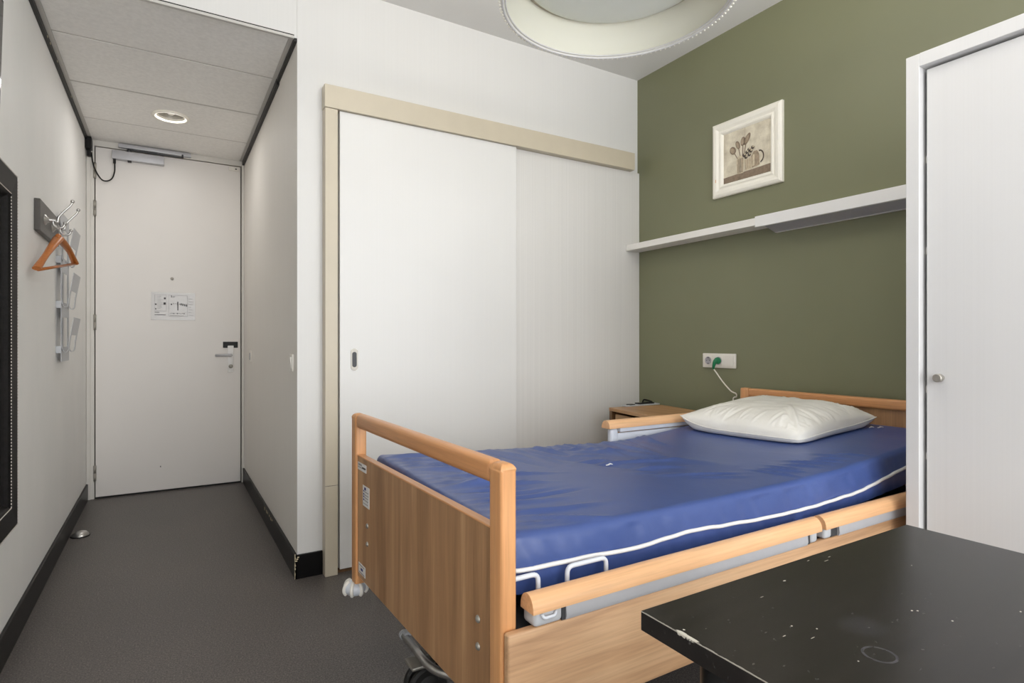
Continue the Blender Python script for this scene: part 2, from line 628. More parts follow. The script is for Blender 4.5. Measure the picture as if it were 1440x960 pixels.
# window wall behind the camera
WX0, WX1, WZ0, WZ1 = -0.42, 2.50, 0.25, 2.68
bm = B()
box(bm, XL - 0.1, WX0, YW - 0.15, YW, 0, ZC)
box(bm, WX1, XG + 0.1, YW - 0.15, YW, 0, ZC)
box(bm, WX0, WX1, YW - 0.15, YW, 0, WZ0)
box(bm, WX0, WX1, YW - 0.15, YW, WZ1, ZC)
struct('wall_front', bm, M_BACK, label='white wall with a wide window opposite the corridor', cat='wall')
bm = B()
t = 0.05
box(bm, WX0, WX1, YW - 0.10, YW - 0.04, WZ0, WZ0 + t)
box(bm, WX0, WX1, YW - 0.10, YW - 0.04, WZ1 - t, WZ1)
for x in (WX0, (WX0 + WX1) / 2 - t / 2, WX1 - t):
    box(bm, x, x + t, YW - 0.10, YW - 0.04, WZ0 + t, WZ1 - t)
win = struct('window_1', bm, M_WHITE, label='wide white framed window opposite the corridor', cat='window')
for x0, x1 in ((WX0 + t, (WX0 + WX1) / 2 - t / 2), ((WX0 + WX1) / 2 + t / 2, WX1 - t)):
    bm = B(); box(bm, x0, x1, YW - 0.073, YW - 0.067, WZ0 + t, WZ1 - t)
    struct('pane', bm, M_GLASS, win)
bm = B(); box(bm, WX0 - 0.05, WX1 + 0.05, YW, YW + 0.16, WZ0 - 0.03, WZ0, 0.004)
struct('sill', bm, M_WHITE, win)

# corridor ceiling: four acoustic tiles between grey bars
bm = B()
ys = [YB + 0.012, 3.31, 3.89, 4.48, YD + 0.06]
xa, xb = XL + 0.033, XC - 0.033
for i in range(4):
    if i != 2:
        box(bm, xa + 0.001, xb - 0.001, ys[i] + 0.0075, ys[i + 1] - 0.0075, ZS + 0.0, ZS + 0.02, 0.001, 1, mi=0)
        continue
    # the tile with the downlight has a round hole cut in it
    ring = [Vector((0.017 + 0.088 * math.cos(2 * math.pi * k / 40), 4.185 + 0.088 * math.sin(2 * math.pi * k / 40), ZS)) for k in range(40)]
    ya, yb = ys[i] + 0.0075, ys[i + 1] - 0.0075
    cs = [Vector(c) for c in ((xb - 0.001, yb, ZS), (xa + 0.001, yb, ZS), (xa + 0.001, ya, ZS), (xb - 0.001, ya, ZS))]
    def loop(P):
        vs = [bm.verts.new(p) for p in P]
        return [bm.edges.new((vs[k], vs[(k + 1) % len(vs)])) for k in range(len(vs))]
    e1, e2 = loop(ring), loop(cs)
    bmesh.ops.triangle_fill(bm, edges=e1 + e2, use_beauty=True, normal=(0, 0, -1))
for y in ys[1:-1]:
    box(bm, xa, xb, y - 0.0075, y + 0.0075, ZS + 0.001, ZS + 0.012, mi=1)
box(bm, XL, XC, YB + 0.012, YD + 0.06, ZS + 0.10, ZS + 0.12, mi=2)
for x0, x1 in ((XL + 0.013, xa), (xb, XC - 0.013)):
    box(bm, x0, x1, YB + 0.004, YD + 0.06, ZS - 0.001, ZS + 0.01, mi=2)
box(bm, XL + 0.013, XC - 0.013, YB - 0.002, YB + 0.014, ZS - 0.006, ZS + 0.012, mi=2)
struct('ceiling_corridor', bm, [M_TILE, M_TBAR, M_TRIMLT], label='lowered corridor ceiling of grey acoustic tiles', cat='ceiling')
bm = B(); box(bm, XL, XL + 0.014, YB + 0.002, YD, ZS - 0.022, ZS + 0.012)
for y in (3.35, 3.62, 4.1, 3.42):
    box(bm, XL + 0.0135, XL + 0.0152, y, y + 0.012, ZS - 0.018, ZS - 0.010, mi=1)
struct('trim_1', bm, [M_SHADOWGAP, M_CHIP], label='black shadow gap strip where the corridor ceiling meets the left wall', cat='trim')
bm = B(); box(bm, XC - 0.014, XC, YB + 0.002, 3.3, ZS - 0.018, ZS + 0.012)
box(bm, XC - 0.016, XC, 3.3, YD, ZS - 0.030, ZS + 0.012)
struct('trim_2', bm, M_SHADOWGAP, label='black shadow gap strip where the corridor ceiling meets the switch wall', cat='trim')
bm = B(); box(bm, XL + 0.014, XC - 0.014, YB - 0.0025, YB, ZS + 0.006, ZS + 0.010)
struct('trim_3', bm, M_DARK, label='thin dark seam along the lower edge of the bulkhead', cat='trim')

# baseboards
bm = B(); box(bm, XL, XL + 0.012, YW, YD, 0, 0.112, 0.002, 1)
struct('baseboard_left', bm, M_BASEB, label='black baseboard under the mirror and coat rack wall', cat='baseboard')
bm = B(); box(bm, XC - 0.012, XC, YB - 0.012, YD, 0, 0.112, 0.002, 1)
box(bm, XC - 0.012, 0.630, YB - 0.012, YB, 0, 0.112, 0.002, 1)
for k in range(16):
    z = 0.004 + 0.105 * k / 15 + random.uniform(-.003, .003)
    s = random.uniform(0.002, 0.0055)
    if k in (4, 5, 10):
        s *= 0.4
    box(bm, XC - 0.0135, XC - 0.0135 + s, YB - 0.0135, YB - 0.0135 + s, z, z + 0.008, mi=1)
for k in range(3):
    box(bm, XC - 0.010 + 0.004 * k, XC - 0.002 + 0.004 * k, YB - 0.0130, YB - 0.011, 0.083 + 0.008 * k, 0.088 + 0.008 * k, mi=1)
for k in range(6):
    y = 3.75 - 0.06 * k + random.uniform(-.02, .02)
    box(bm, XC - 0.0128, XC - 0.0115, y, y + 0.02, 0.085 + random.uniform(-.006, .012), 0.099, mi=1)
struct('baseboard_right', bm, [M_BASEB, M_CHIP], label='black baseboard with a chipped corner beside the beige jamb', cat='baseboard')
bm = B(); box(bm, XG - 0.012, XG, YW, YB - 0.035, 0, 0.11, 0.002, 1)
struct('baseboard_back', bm, M_BASEB, label='black baseboard under the olive wall', cat='baseboard')

# ------------------------------------------------------------------ entrance door
bm = B()
for x0, x1 in ((XL, -0.440), (0.497, XC)):
    box(bm, x0, x1, YD - 0.012, YD + 0.06, 0, ZS, 0.002, 1)
box(bm, XL + 0.002, -0.462, YD - 0.020, YD - 0.010, 0, ZS, 0.002, 1)
box(bm, -0.440, 0.497, YD - 0.012, YD + 0.06, 2.474, ZS, 0.002, 1)
struct('trim_4', bm, M_DFRAME, label='white frame round the entrance door', cat='door frame')
bm = B(); box(bm, -0.440, 0.497, YD + 0.030, YD + 0.06, 0, 2.474)
box(bm, -0.436, 0.493, YD + 0.0, YD + 0.03, 0.0, 0.006)
struct('trim_5', bm, M_DARK, label='dark gap round and under the entrance door', cat='trim')
bm = B(); box(bm, -0.434, 0.489, YD - 0.008, YD + 0.030, 0.012, 2.468, 0.0015, 1)
door = obj('door_1', bm, M_DOOR, origin=(0.03, YD, 0.012))
tag(door, 'grey white flush entrance door at the end of the corridor', 'door', kind='structure')
YF = YD - 0.008
for z in (2.30, 2.037, 1.238, 0.181):
    bm = B()
    for k, (a, b) in enumerate(((-0.055, -0.002), (0.002, 0.055))):
        cyl(bm, (-0.437, YF - 0.010, z + a), (-0.437, YF - 0.010, z + b), 0.0075, seg=14)
    box(bm, -0.447, -0.428, YF - 0.006, YF - 0.001, z - 0.053, z + 0.053)
    obj('hinge', bm, M_STEEL, door)
# lever handle on a long plate
bm = B(); box(bm, 0.398, 0.440, YF - 0.010, YF, 0.866, 1.072, 0.004, 3)
pl = obj('handle_plate', bm, M_WHITE, door, smooth=40)
bm = B()
tube(bm, fillet([(0.420, YF - 0.008, 0.998), (0.420, YF - 0.052, 0.998), (0.310, YF - 0.052, 0.998)], 0.016), 0.0105, 14)
obj('lever', bm, M_ALU, pl)
bm = B()
lathe(bm, [(0.0, -0.020), (0.013, -0.019), (0.015, -0.010), (0.015, 0)], (0.420, YF - 0.008, 0.912), 1, 20)
box(bm, 0.4135, 0.4265, YF - 0.033, YF - 0.022, 0.905, 0.919, 0.003)
obj('key_cylinder', bm, M_STEEL, pl)
bm = B(); box(bm, 0.366, 0.470, YF - 0.005, YF, 1.055, 1.102, 0.002, 2)
tag(obj('latch_plate', bm, M_DARK, door), 'black plate behind the door handle')
bm = B(); lathe(bm, [(0.0, -0.006), (0.008, -0.006), (0.011, -0.003), (0.011, 0)], (0.028, YF, 1.569), 1, 20)
obj('peephole', bm, M_STEEL, door)
bm = B(); box(bm, 0.405, 0.480, YF - 0.014, YF, 2.430, 2.462, 0.003, 2)
box(bm, 0.450, 0.462, YF - 0.0155, YF - 0.012, 2.440, 2.448, mi=1)
obj('door_contact', bm, [M_PLASTIC, M_DARK], door)
bm = B(); box(bm, -0.048, -0.042, YF - 0.0012, YF, 0.18, 0.19, mi=0)
obj('dent', bm, M_INK, door)

# laminated evacuation plan
bm = B()
box(bm, -0.104, 0.178, YF - 0.0022, YF - 0.0006, 1.262, 1.466)
plan = tag(obj('evacuation_plan', bm, M_FILM), 'laminated evacuation plan sheet stuck to the entrance door under the peephole', 'sign')
bm = B()
yp = (YF - 0.0032, YF - 0.0022)


def mark(x0, x1, z0, z1, mi=0):
    box(bm, x0, x1, yp[0], yp[1], z0, z1, mi=mi)


def rect_line(x0, x1, z0, z1, w=0.002, mi=0):
    mark(x0, x1, z0, z0 + w, mi); mark(x0, x1, z1 - w, z1, mi)
    mark(x0, x0 + w, z0, z1, mi); mark(x1 - w, x1, z0, z1, mi)


rect_line(-0.082, -0.008, 1.328, 1.448, mi=1)
for (a, b, c, d) in ((-0.024, -0.012, 1.415, 1.428), (-0.026, -0.012, 1.375, 1.392), (-0.080, -0.070, 1.372, 1.382), (-0.078, -0.072, 1.338, 1.348)):
    mark(a, b, c, d)
for k in range(9):
    z = 1.345 + 0.011 * k
    mark(-0.066, -0.066 + random.uniform(.015, .04), z, z + 0.003, 1)
for z in (1.316, 1.298):
    mark(-0.082, -0.012 - (0.04 if z > 1.31 else 0), z, z + 0.004)
rect_line(0.006, 0.128, 1.290, 1.448, mi=1)
mark(0.022, 0.026, 1.430, 1.446); mark(0.030, 0.046, 1.432, 1.440, 1)
mark(0.062, 0.068, 1.335, 1.40)
for k in range(6):
    mark(0.020 + 0.013 * k, 0.028 + 0.013 * k, 1.374 + 0.006 * (k % 3), 1.384 + 0.006 * (k % 2), k % 2)
for k in range(4):
    mark(0.082 + 0.012 * k, 0.090 + 0.012 * k, 1.374 - 0.003 * k, 1.388 - 0.002 * k)
for k in range(9):
    mark(0.014 + 0.011 * k, 0.020 + 0.011 * k, 1.308 + 0.004 * (k % 2), 1.316, 0 if k % 3 else 1)
    mark(0.016 + 0.010 * k, 0.022 + 0.010 * k, 1.294, 1.299, 1)
for k in range(7):
    mark(0.136, 0.15 + random.uniform(0, .02), 1.30 + 0.02 * k, 1.303 + 0.02 * k, 1)
obj('print', bm, [M_INK, M_INKL], plan)

# automatic door closer with its cable
t = thing('door_closer', (-0.18, YF, 2.40), 'silver door closer with sliding arm at the top of the entrance door', 'door closer')
bm = B(); box(bm, -0.337, -0.022, YF - 0.050, YF, 2.392, 2.452, 0.004, 2)
obj('body', bm, M_ALU, t, smooth=40)
bm = B(); box(bm, -0.245, -0.222, YF - 0.040, YF - 0.010, 2.384, 2.394)
tag(obj('valve', bm, M_DARK, t), 'small black valve under the closer')
bm = B(); box(bm, -0.300, 0.150, YD - 0.045, YD - 0.012, 2.480, 2.508, 0.003, 2)
obj('slide_rail', bm, M_ALU, t, smooth=40)
bm = B()
cyl(bm, (-0.236, YF - 0.034, 2.448), (-0.236, YF - 0.034, 2.474), 0.013)
box(bm, -0.245, 0.10, YF - 0.040, YF - 0.030, 2.464, 2.473, 0.002)
cyl(bm, (0.095, YF - 0.035, 2.464), (0.095, YF - 0.035, 2.490), 0.006)
obj('arm', bm, M_DGREY, t)
bm = B()
tube(bm, arc([(-0.455, YD - 0.03, 2.42), (-0.440, YD - 0.035, 2.32), (-0.395, YD - 0.04, 2.235), (-0.345, YD - 0.045, 2.24), (-0.322, YD - 0.04, 2.30), (-0.322, YD - 0.035, 2.395)], 8), 0.0045, 8)
box(bm, -0.330, -0.314, YD - 0.045, YD - 0.025, 2.36, 2.40, 0.003)
tag(obj('cable', bm, M_DARK, t), 'black cable looping from the corner to the closer')
bm = B(); box(bm, XL + 0.0005, XL + 0.038, YD - 0.090, YD - 0.014, 2.43, 2.512, 0.006)
box(bm, XL + 0.008, XL + 0.030, YD - 0.055, YD - 0.022, 2.385, 2.432, 0.004)
tag(obj('connector', bm, M_DARK, t), 'black connector at the ceiling corner')

# ------------------------------------------------------------------ corridor: downlight, switches, stop
t = thing('downlight', (0.017, 4.185, ZS), 'round cream recessed downlight in the corridor ceiling', 'ceiling lamp')
bm = B()
lathe(bm, [(0.1, 0.0), (0.104, -0.004), (0.102, -0.010), (0.094, -0.013), (0.084, -0.012), (0.078, -0.006), (0.075, 0.004), (0.075, 0.012)], (0.017, 4.185, ZS - 0.0004), 2, 48)
obj('ring', bm, M_CREAM, t)
bm = B()
lathe(bm, [(0.075, 0.010), (0.070, 0.030), (0.058, 0.055), (0.040, 0.072), (0.0005, 0.076)], (0.017, 4.185, ZS), 2, 40)
tag(obj('reflector', bm, M_STEEL, t), 'grey metal reflector cup')
bm = B()
lathe(bm, [(0.0005, 0.006), (0.014, 0.008), (0.024, 0.018), (0.028, 0.034), (0.022, 0.055), (0.016, 0.076)], (0.017, 4.185, ZS), 2, 28)
obj('bulb', bm, M_PLASTIC, t)
d = area('downlight_light', (0.017, 4.185, ZS - 0.014), (0, 0, 0), 0.11, 0.11, 3.0, (1.0, 0.97, 0.93))
d.parent = t
d.location = (0, 0, -0.004)


def switch(y, z, label, rocker=True):
    t = thing('light_switch', (XC, y, z - 0.04), label, 'light switch')
    bm = B(); box(bm, XC - 0.009, XC, y - 0.041, y + 0.041, z - 0.041, z + 0.041, 0.003, 2)
    obj('plate', bm, M_PLASTIC, t, smooth=40)
    bm = B()
    prism(bm, [(z - 0.028, XC - 0.009), (z + 0.028, XC - 0.009), (z + 0.028, XC - 0.016), (z - 0.028, XC - 0.011)], 1, y - 0.028, y + 0.028)
    obj('rocker', bm, M_PLASTIC, t)


switch(2.925, 1.000, 'white light switch on the corridor wall near its outer corner')
t = thing('light_switch', (XC, 4.52, 0.955), 'white wall plate on the corridor wall close to the entrance door', 'light switch')
bm = B(); box(bm, XC - 0.010, XC, 4.479, 4.561, 0.955, 1.037, 0.003, 2)
obj('plate', bm, M_PLASTIC, t, smooth=40)
bm = B(); box(bm, XC - 0.013, XC - 0.009, 4.488, 4.520, 0.972, 1.022, 0.001)
obj('rocker', bm, M_GREYPL, t)

t = thing('door_stop', (-0.425, 4.05, 0), 'small domed steel door stop on the floor by the left baseboard', 'door stop')
bm = B()
lathe(bm, [(0.0, 0.030), (0.018, 0.029), (0.030, 0.024), (0.040, 0.014), (0.044, 0.0)], (-0.425, 4.05, 0), 2, 32)
obj('dome', bm, M_CHROME, t)
bm = B(); lathe(bm, [(0.046, 0.0), (0.047, 0.004), (0.043, 0.006)], (-0.425, 4.05, 0), 2, 32)
tag(obj('rubber_ring', bm, M_RUBBER, t), 'dark ring round the stop')

# ------------------------------------------------------------------ coat rack, hanger, brochure rack
t = thing('coat_rack', (XL, 3.36, 1.575), 'dark wooden coat rack board with chrome double hooks on the left wall', 'coat rack')
bm = B(); box(bm, XL, XL + 0.022, 3.13, 3.62, 1.575, 1.712, 0.003, 2)
obj('board', bm, M_PEEL, t)
for y in (3.235, 3.43):
    X0 = XL + 0.022
    bm = B()
    lathe(bm, [(0.0, 0.016), (0.010, 0.015), (0.014, 0.008), (0.022, 0.004), (0.024, 0.0)], (X0, y, 1.640), 0, 24)
    cyl(bm, (X0 + 0.008, y, 1.640), (X0 + 0.038, y, 1.640), 0.009, 0.006, 14)
    tube(bm, arc([(X0 + 0.030, y, 1.640), (X0 + 0.044, y, 1.634), (X0 + 0.048, y, 1.655), (X0 + 0.066, y, 1.682), (X0 + 0.090, y, 1.712), (X0 + 0.098, y, 1.730)], 6), [0.0055] * 14 + [0.0045] * 17, 10)
    bmesh.ops.create_icosphere(bm, subdivisions=2, radius=0.0085, matrix=Matrix.Translation((X0 + 0.098, y, 1.732)))
    tube(bm, arc([(X0 + 0.030, y, 1.640), (X0 + 0.030, y, 1.620), (X0 + 0.044, y, 1.6075), (X0 + 0.062, y, 1.612), (X0 + 0.070, y, 1.628)], 6), 0.0045, 10)
    bmesh.ops.create_icosphere(bm, subdivisions=2, radius=0.0075, matrix=Matrix.Translation((X0 + 0.0705, y, 1.631)))
    obj('hook', bm, M_CHROME, t, smooth=60)

# contoured wooden hanger hanging tilted from the near hook
A = Vector((-0.417, 3.228, 1.572)); L = Vector((-0.452, 2.965, 1.396)); Rr = Vector((-0.380, 3.430, 1.476))
t = thing('coat_hanger', A, 'orange brown wooden coat hanger hanging on the coat rack', 'coat hanger')
bm = B()
for E2, bow in ((L, Vector((0.012, 0, 0.030))), (Rr, Vector((0.012, 0, 0.030)))):
    pts = []
    rad = []
    for k in range(15):
        s = k / 14
        p = A.lerp(E2, s) + bow * math.sin(math.pi * s) * 0.35
        pts.append(p + Vector((0, 0, -0.012 * (1 - s))))
        rad.append(0.0215 - 0.0085 * min(1, s * 1.6) + 0.003 * max(0, s - 0.75) * 4)
    tube(bm, pts, rad, 12, flat=0.62)
bmesh.ops.create_icosphere(bm, subdivisions=2, radius=0.021, matrix=Matrix.Translation(A + Vector((0, 0, -0.012))) @ Matrix.Diagonal((0.7, 1, 1.1, 1)))
obj('shoulders', bm, M_HANGER, t, smooth=60)
bm = B(); cyl(bm, L + Vector((0.003, 0.010, -0.004)), Rr + Vector((0, -0.010, -0.004)), 0.006, seg=10)
obj('trouser_bar', bm, M_HANGER, t)
bm = B()
tube(bm, arc([(A.x, y, z) for y, z in ((A.y, A.z + 0.004), (3.234, 1.580), (3.248, 1.592), (3.2515, 1.604), (3.245, 1.6135), (3.235, 1.6160), (3.225, 1.612), (3.220, 1.602), (3.222, 1.595))], 6), 0.0022, 8)
obj('wire_hook', bm, M_CHROME, t)

# sheet metal brochure rack with three tiers
t = thing('brochure_rack', (XL, 3.80, 1.0), 'grey metal three tier brochure rack on the left wall beside the door', 'wall rack')
X0 = XL
y0, y1 = 3.69, 3.955
bm = B()
for ya in (y0, y1 - 0.06):
    box(bm, X0 + 0.020, X0 + 0.0225, ya, ya + 0.06, 1.00, 1.765)
for z in (1.00, 1.23, 1.46, 1.69):
    box(bm, X0 + 0.020, X0 + 0.0225, y0 + 0.06, y1 - 0.06, z, z + 0.075)
obj('back_frame', bm, M_GREYMET, t)
for z in (1.055, 1.285, 1.515):
    bm = B()
    pth = arc([(X0 + 0.0225, 0, z + 0.03), (X0 + 0.026, 0, z + 0.004), (X0 + 0.038, 0, z - 0.008), (X0 + 0.050, 0, z + 0.006), (X0 + 0.056, 0, z + 0.06), (X0 + 0.074, 0, z + 0.172)], 5)
    th = 0.0022

    def strip(a, b, ya, yb, thk=th):
        for i in range(a, b):
            p, q = pth[i], pth[i + 1]
            n = Vector((-(q.z - p.z), 0, q.x - p.x)).normalized() * thk
            vs = [bm.verts.new((v.x, yy, v.z)) for yy in (ya, yb) for v in (p, q, q + n, p + n)]
            for f in ((0, 1, 2, 3), (7, 6, 5, 4), (0, 4, 5, 1), (1, 5, 6, 2), (2, 6, 7, 3), (3, 7, 4, 0)):
                bm.faces.new([vs[j] for j in f])
    strip(0, 21, y0 + 0.005, y0 + 0.045)
    strip(0, 21, y1 - 0.045, y1 - 0.005)
    strip(21, 25, y0 + 0.005, y1 - 0.005)
    p0, p1 = pth[21], pth[25]
    obj('pocket', bm, M_GREYMET, t)
    bm = B(); box(bm, X0, X0 + 0.020, y0 - 0.002, y0 + 0.036, z - 0.012, z + 0.025, 0.002)
    box(bm, X0 + 0.0225, X0 + 0.0255, y0 + 0.014, y0 + 0.024, z + 0.002, z + 0.012, 0.001, mi=1)
    obj('bracket', bm, [M_GREYMET, M_DARK], t)

# ------------------------------------------------------------------ mirror and television on the left wall
t = thing('wall_mirror', (XL, 2.26, 0.45), 'tall mirror in a stitched black leather frame on the left wall', 'mirror')
mw, mh = 0.74, 1.24
o0 = (XL, 2.64, 0.45)
bm = B()
sweep_frame(bm, o0, (0, -1, 0), (0, 0, 1), (1, 0, 0), mw, mh,
            [(0, 0), (0, 0.020), (0.006, 0.030), (0.014, 0.034), (0.080, 0.030), (0.090, 0.022), (0.098, 0.010), (0.098, 0)])
obj('frame', bm, M_LEATHER, t)
for ins, ht in ((0.010, 0.0335), (0.084, 0.0300)):
    bm = B()
    n1 = int((mh - 2 * ins) / 0.011)
    for k in range(n1):
        z = 0.45 + ins + 0.011 * k
        for y in (2.64 - ins, 2.64 - mw + ins):
            box(bm, XL + ht - 0.001, XL + ht + 0.0012, y - 0.0012, y + 0.0012, z, z + 0.006)
    n2 = int((mw - 2 * ins) / 0.011)
    for k in range(n2):
        y = 2.64 - ins - 0.011 * k
        for z in (0.45 + ins, 0.45 + mh - ins):
            box(bm, XL + ht - 0.001, XL + ht + 0.0012, y - 0.006, y, z - 0.0012, z + 0.0012)
    obj('stitching', bm, M_STITCH, t)
bm = B(); box(bm, XL + 0.002, XL + 0.010, 2.64 - mw + 0.09, 2.55, 0.54, 0.45 + mh - 0.09)
obj('glass', bm, M_MIRROR, t)

t = thing('television', (XL, 1.48, 1.30), 'black flat television on a wall bracket in front of the tall mirror', 'television')
TM = Matrix.Translation((-0.372, 0, 2.005)) @ Matrix.Rotation(R(1.5), 4, 'Y') @ Matrix.Translation((0.372, 0, -2.005))
bm = B(); box(bm, -0.408, -0.372, 0.95, 2.00, 1.36, 2.005, 0.006, 3)
obj('casing', bm, M_RUBBER, t, xf=TM, smooth=40)
bm = B(); box(bm, -0.373, -0.3705, 0.965, 1.985, 1.378, 1.990)
obj('screen', bm, M_SCREEN, t, xf=TM)
bm = B(); box(bm, XL + 0.0004, XL + 0.012, 1.30, 1.66, 1.52, 1.84); box(bm, XL + 0.01, -0.40, 1.42, 1.54, 1.60, 1.76)
obj('bracket', bm, M_DGREY, t)

# ------------------------------------------------------------------ sliding panels in the back wall
YH = 2.748
t = thing('sliding_door', (1.65, YB, 0), 'pair of white sliding panels in a beige frame beside the bed', 'sliding door')
bm = B(); box(bm, 0.631, 0.690, YH + 0.002, YB - 0.001, 0.0, 2.198, 0.002, 1)
box(bm, 0.6305, 0.6905, YH + 0.001, YH + 0.004, 0.424, 0.4255, mi=1)
obj('jamb', bm, [M_BEIGE, M_INK], t)
bm = B(); box(bm, 0.6405 - 0.012, 2.566, YH, YB - 0.001, 2.200, 2.308, 0.002, 1)
obj('header', bm, M_BEIGE, t)
bm = B(); box(bm, 0.702, 1.687, 2.764, 2.786, 0.018, 2.199, 0.0015, 1)
p1 = obj('panel', bm, M_SLIDE, t)
tag(p1, 'plain front sliding panel with an oval pull')
bm = B(); box(bm, 1.62, XG - 0.001, 2.788, 2.8065, 0.010, 2.199, 0.001, 1)
tag(obj('panel', bm, M_SLIDE2, t), 'rear sliding panel with faint vertical stripes')
bm = B(); box(bm, 0.690, XG - 0.015, 2.775, YB - 0.001, 0.0, 0.012)
tag(obj('floor_track', bm, M_OAKDK, t), 'brown track on the floor')
bm = B()
outl = []
for k in range(24):
    a = 2 * math.pi * k / 24
    outl.append(((1.0155 + 0.036 * (1 if math.sin(a) > 0 else -1) + 0.017 * math.sin(a)), 0.771 + 0.017 * math.cos(a)))
prism(bm, outl, 1, 2.7605, 2.764)
pull = obj('pull', bm, M_STEEL, p1, smooth=30)
bm = B()
outl = []
for k in range(24):
    a = 2 * math.pi * k / 24
    outl.append(((1.0155 + 0.026 * (1 if math.sin(a) > 0 else -1) + 0.011 * math.sin(a)), 0.771 + 0.011 * math.cos(a)))
prism(bm, outl, 1, 2.7598, 2.7606)
obj('pull_recess', bm, M_DGREY, p1)

# ------------------------------------------------------------------ olive wall: shelf, picture, sockets
FX = 2.525
t = thing('wall_shelf', (XG, 1.8, 1.68), 'long white wall shelf under the picture with a lamp unit beneath', 'shelf')
bm = B(); box(bm, FX, XG, 0.40, YB - 0.020, 1.684, 1.7215, 0.001, 1)
obj('board', bm, M_SHELFW, t)
bm = B()
box(bm, FX - 0.003, FX + 0.014, 0.42, 1.842, 1.674, 1.728, 0.001, 1)
lf = obj('lamp_fascia', bm, M_WHITE, t)
bm = B(); prism(bm, [(1.6835, FX + 0.014), (1.676, FX + 0.014), (1.652, XG - 0.02), (1.652, XG - 0.001), (1.6835, XG - 0.001)], 1, 0.42, 1.800)
obj('lamp_diffuser', bm, M_GREYPL, lf)
bm = B(); box(bm, XG - 0.022, XG - 0.0005, 0.42, 1.800, 1.6515, 1.6555)
obj('lamp_edge', bm, M_WHITE, lf)

t = thing('picture', (XG, 1.972, 1.90), 'small square picture in a cream frame on the olive wall', 'picture')
pw, ph = 0.425, 0.408
po = (XG, 1.762, 1.901)
bm = B()
sweep_frame(bm, po, (0, 1, 0), (0, 0, 1), (-1, 0, 0), pw, ph,
            [(0, 0), (0, 0.016), (0.006, 0.022), (0.016, 0.026), (0.030, 0.024), (0.042, 0.016), (0.047, 0.016), (0.052, 0.021), (0.060, 0.019), (0.068, 0.010), (0.068, 0)])
fr = obj('frame', bm, M_CREAM, t)
bm = B(); box(bm, XG - 0.0248, XG - 0.0235, 2.158, 2.170, 1.985, 2.003)
obj('knot', bm, M_BEECHX, fr)
bm = B()
px = XG - 0.008


def quad(pts, lift, mi):
    """flat printed shape on the picture; pts in 0..1 of the print, u from the viewer's left"""
    yl, yr, zb, zt = 2.119, 1.830, 1.969, 2.241
    vs = [bm.verts.new((px - lift * 0.0004, yl + (yr - yl) * u, zb + (zt - zb) * v)) for u, v in pts]
    f = bm.faces.new(vs)
    f.material_index = mi


def blob(cu, cv, ru, rv, rot, lift, mi, n=18):
    c, s = math.cos(rot), math.sin(rot)
    quad([(cu + ru * math.cos(a) * c - rv * math.sin(a) * s, cv + ru * math.cos(a) * s + rv * math.sin(a) * c) for a in [2 * math.pi * k / n for k in range(n)]], lift, mi)


quad([(0, 0), (1, 0), (1, 1), (0, 1)], 0, 0)
quad([(0, 0), (1, 0), (1, 0.16), (0, 0.12)], 1, 1)
quad([(0.47, 0.72), (0.476, 0.72), (0.476, 1), (0.47, 1)], 1, 2)
for (u0, v0, u1, v1) in ((0.33, 0.40, 0.22, 0.60), (0.38, 0.42, 0.33, 0.66), (0.42, 0.42, 0.43, 0.72), (0.45, 0.42, 0.50, 0.74)):
    w = 0.010
    quad([(u0 - w, v0), (u0 + w, v0), (u1 + w, v1), (u1 - w, v1)], 2, 1)
for cu, cv, ru, rv, rot in ((0.21, 0.62, 0.065, 0.085, 0.5), (0.32, 0.70, 0.045, 0.09, 0.35), (0.43, 0.74, 0.05, 0.09, -0.1), (0.52, 0.76, 0.05, 0.12, -0.5)):
    blob(cu, cv, ru, rv, rot, 3, 1)
    blob(cu - 0.008, cv, ru * 0.6, rv * 0.7, rot, 4, 2)
quad([(0.30, 0.13), (0.44, 0.12), (0.45, 0.40), (0.41, 0.47), (0.34, 0.47), (0.29, 0.40)], 5, 3)
for u in (0.32, 0.36, 0.40):
    quad([(u, 0.14), (u + 0.018, 0.14), (u + 0.022, 0.42), (u + 0.004, 0.42)], 6, 4 if u == 0.36 else 1)
quad([(0.48, 0.15), (0.61, 0.16), (0.62, 0.38), (0.47, 0.38)], 5, 3)
for u in (0.49, 0.53, 0.575):
    quad([(u, 0.17), (u + 0.016, 0.17), (u + 0.016, 0.36), (u, 0.36)], 6, 2)
for cu, cv in ((0.46, 0.46), (0.52, 0.50), (0.57, 0.44), (0.50, 0.41), (0.60, 0.50), (0.56, 0.54), (0.64, 0.56)):
    blob(cu, cv, 0.035, 0.035, 0, 7, 4)
    blob(cu + 0.012, cv + 0.015, 0.018, 0.02, 0, 8, 3)
quad([(0.62, 0.17), (0.78, 0.19), (0.77, 0.40), (0.73, 0.48), (0.66, 0.48), (0.61, 0.40)], 5, 2)
quad([(0.63, 0.20), (0.68, 0.20), (0.68, 0.42), (0.64, 0.42)], 6, 3)
for k in range(10):
    a0, a1 = -1.3 + 0.30 * k, -1.3 + 0.30 * (k + 1)
    f = lambda a, r: (0.775 + r * math.cos(a), 0.345 + r * 1.35 * math.sin(a))
    quad([f(a0, 0.075), f(a1, 0.075), f(a1, 0.095), f(a0, 0.095)], 6, 4)
obj('print', bm, [M_SEPIA_BG, M_SEPIA_D, M_SEPIA_M, M_SEPIA_L, M_SEPIA_K], t)

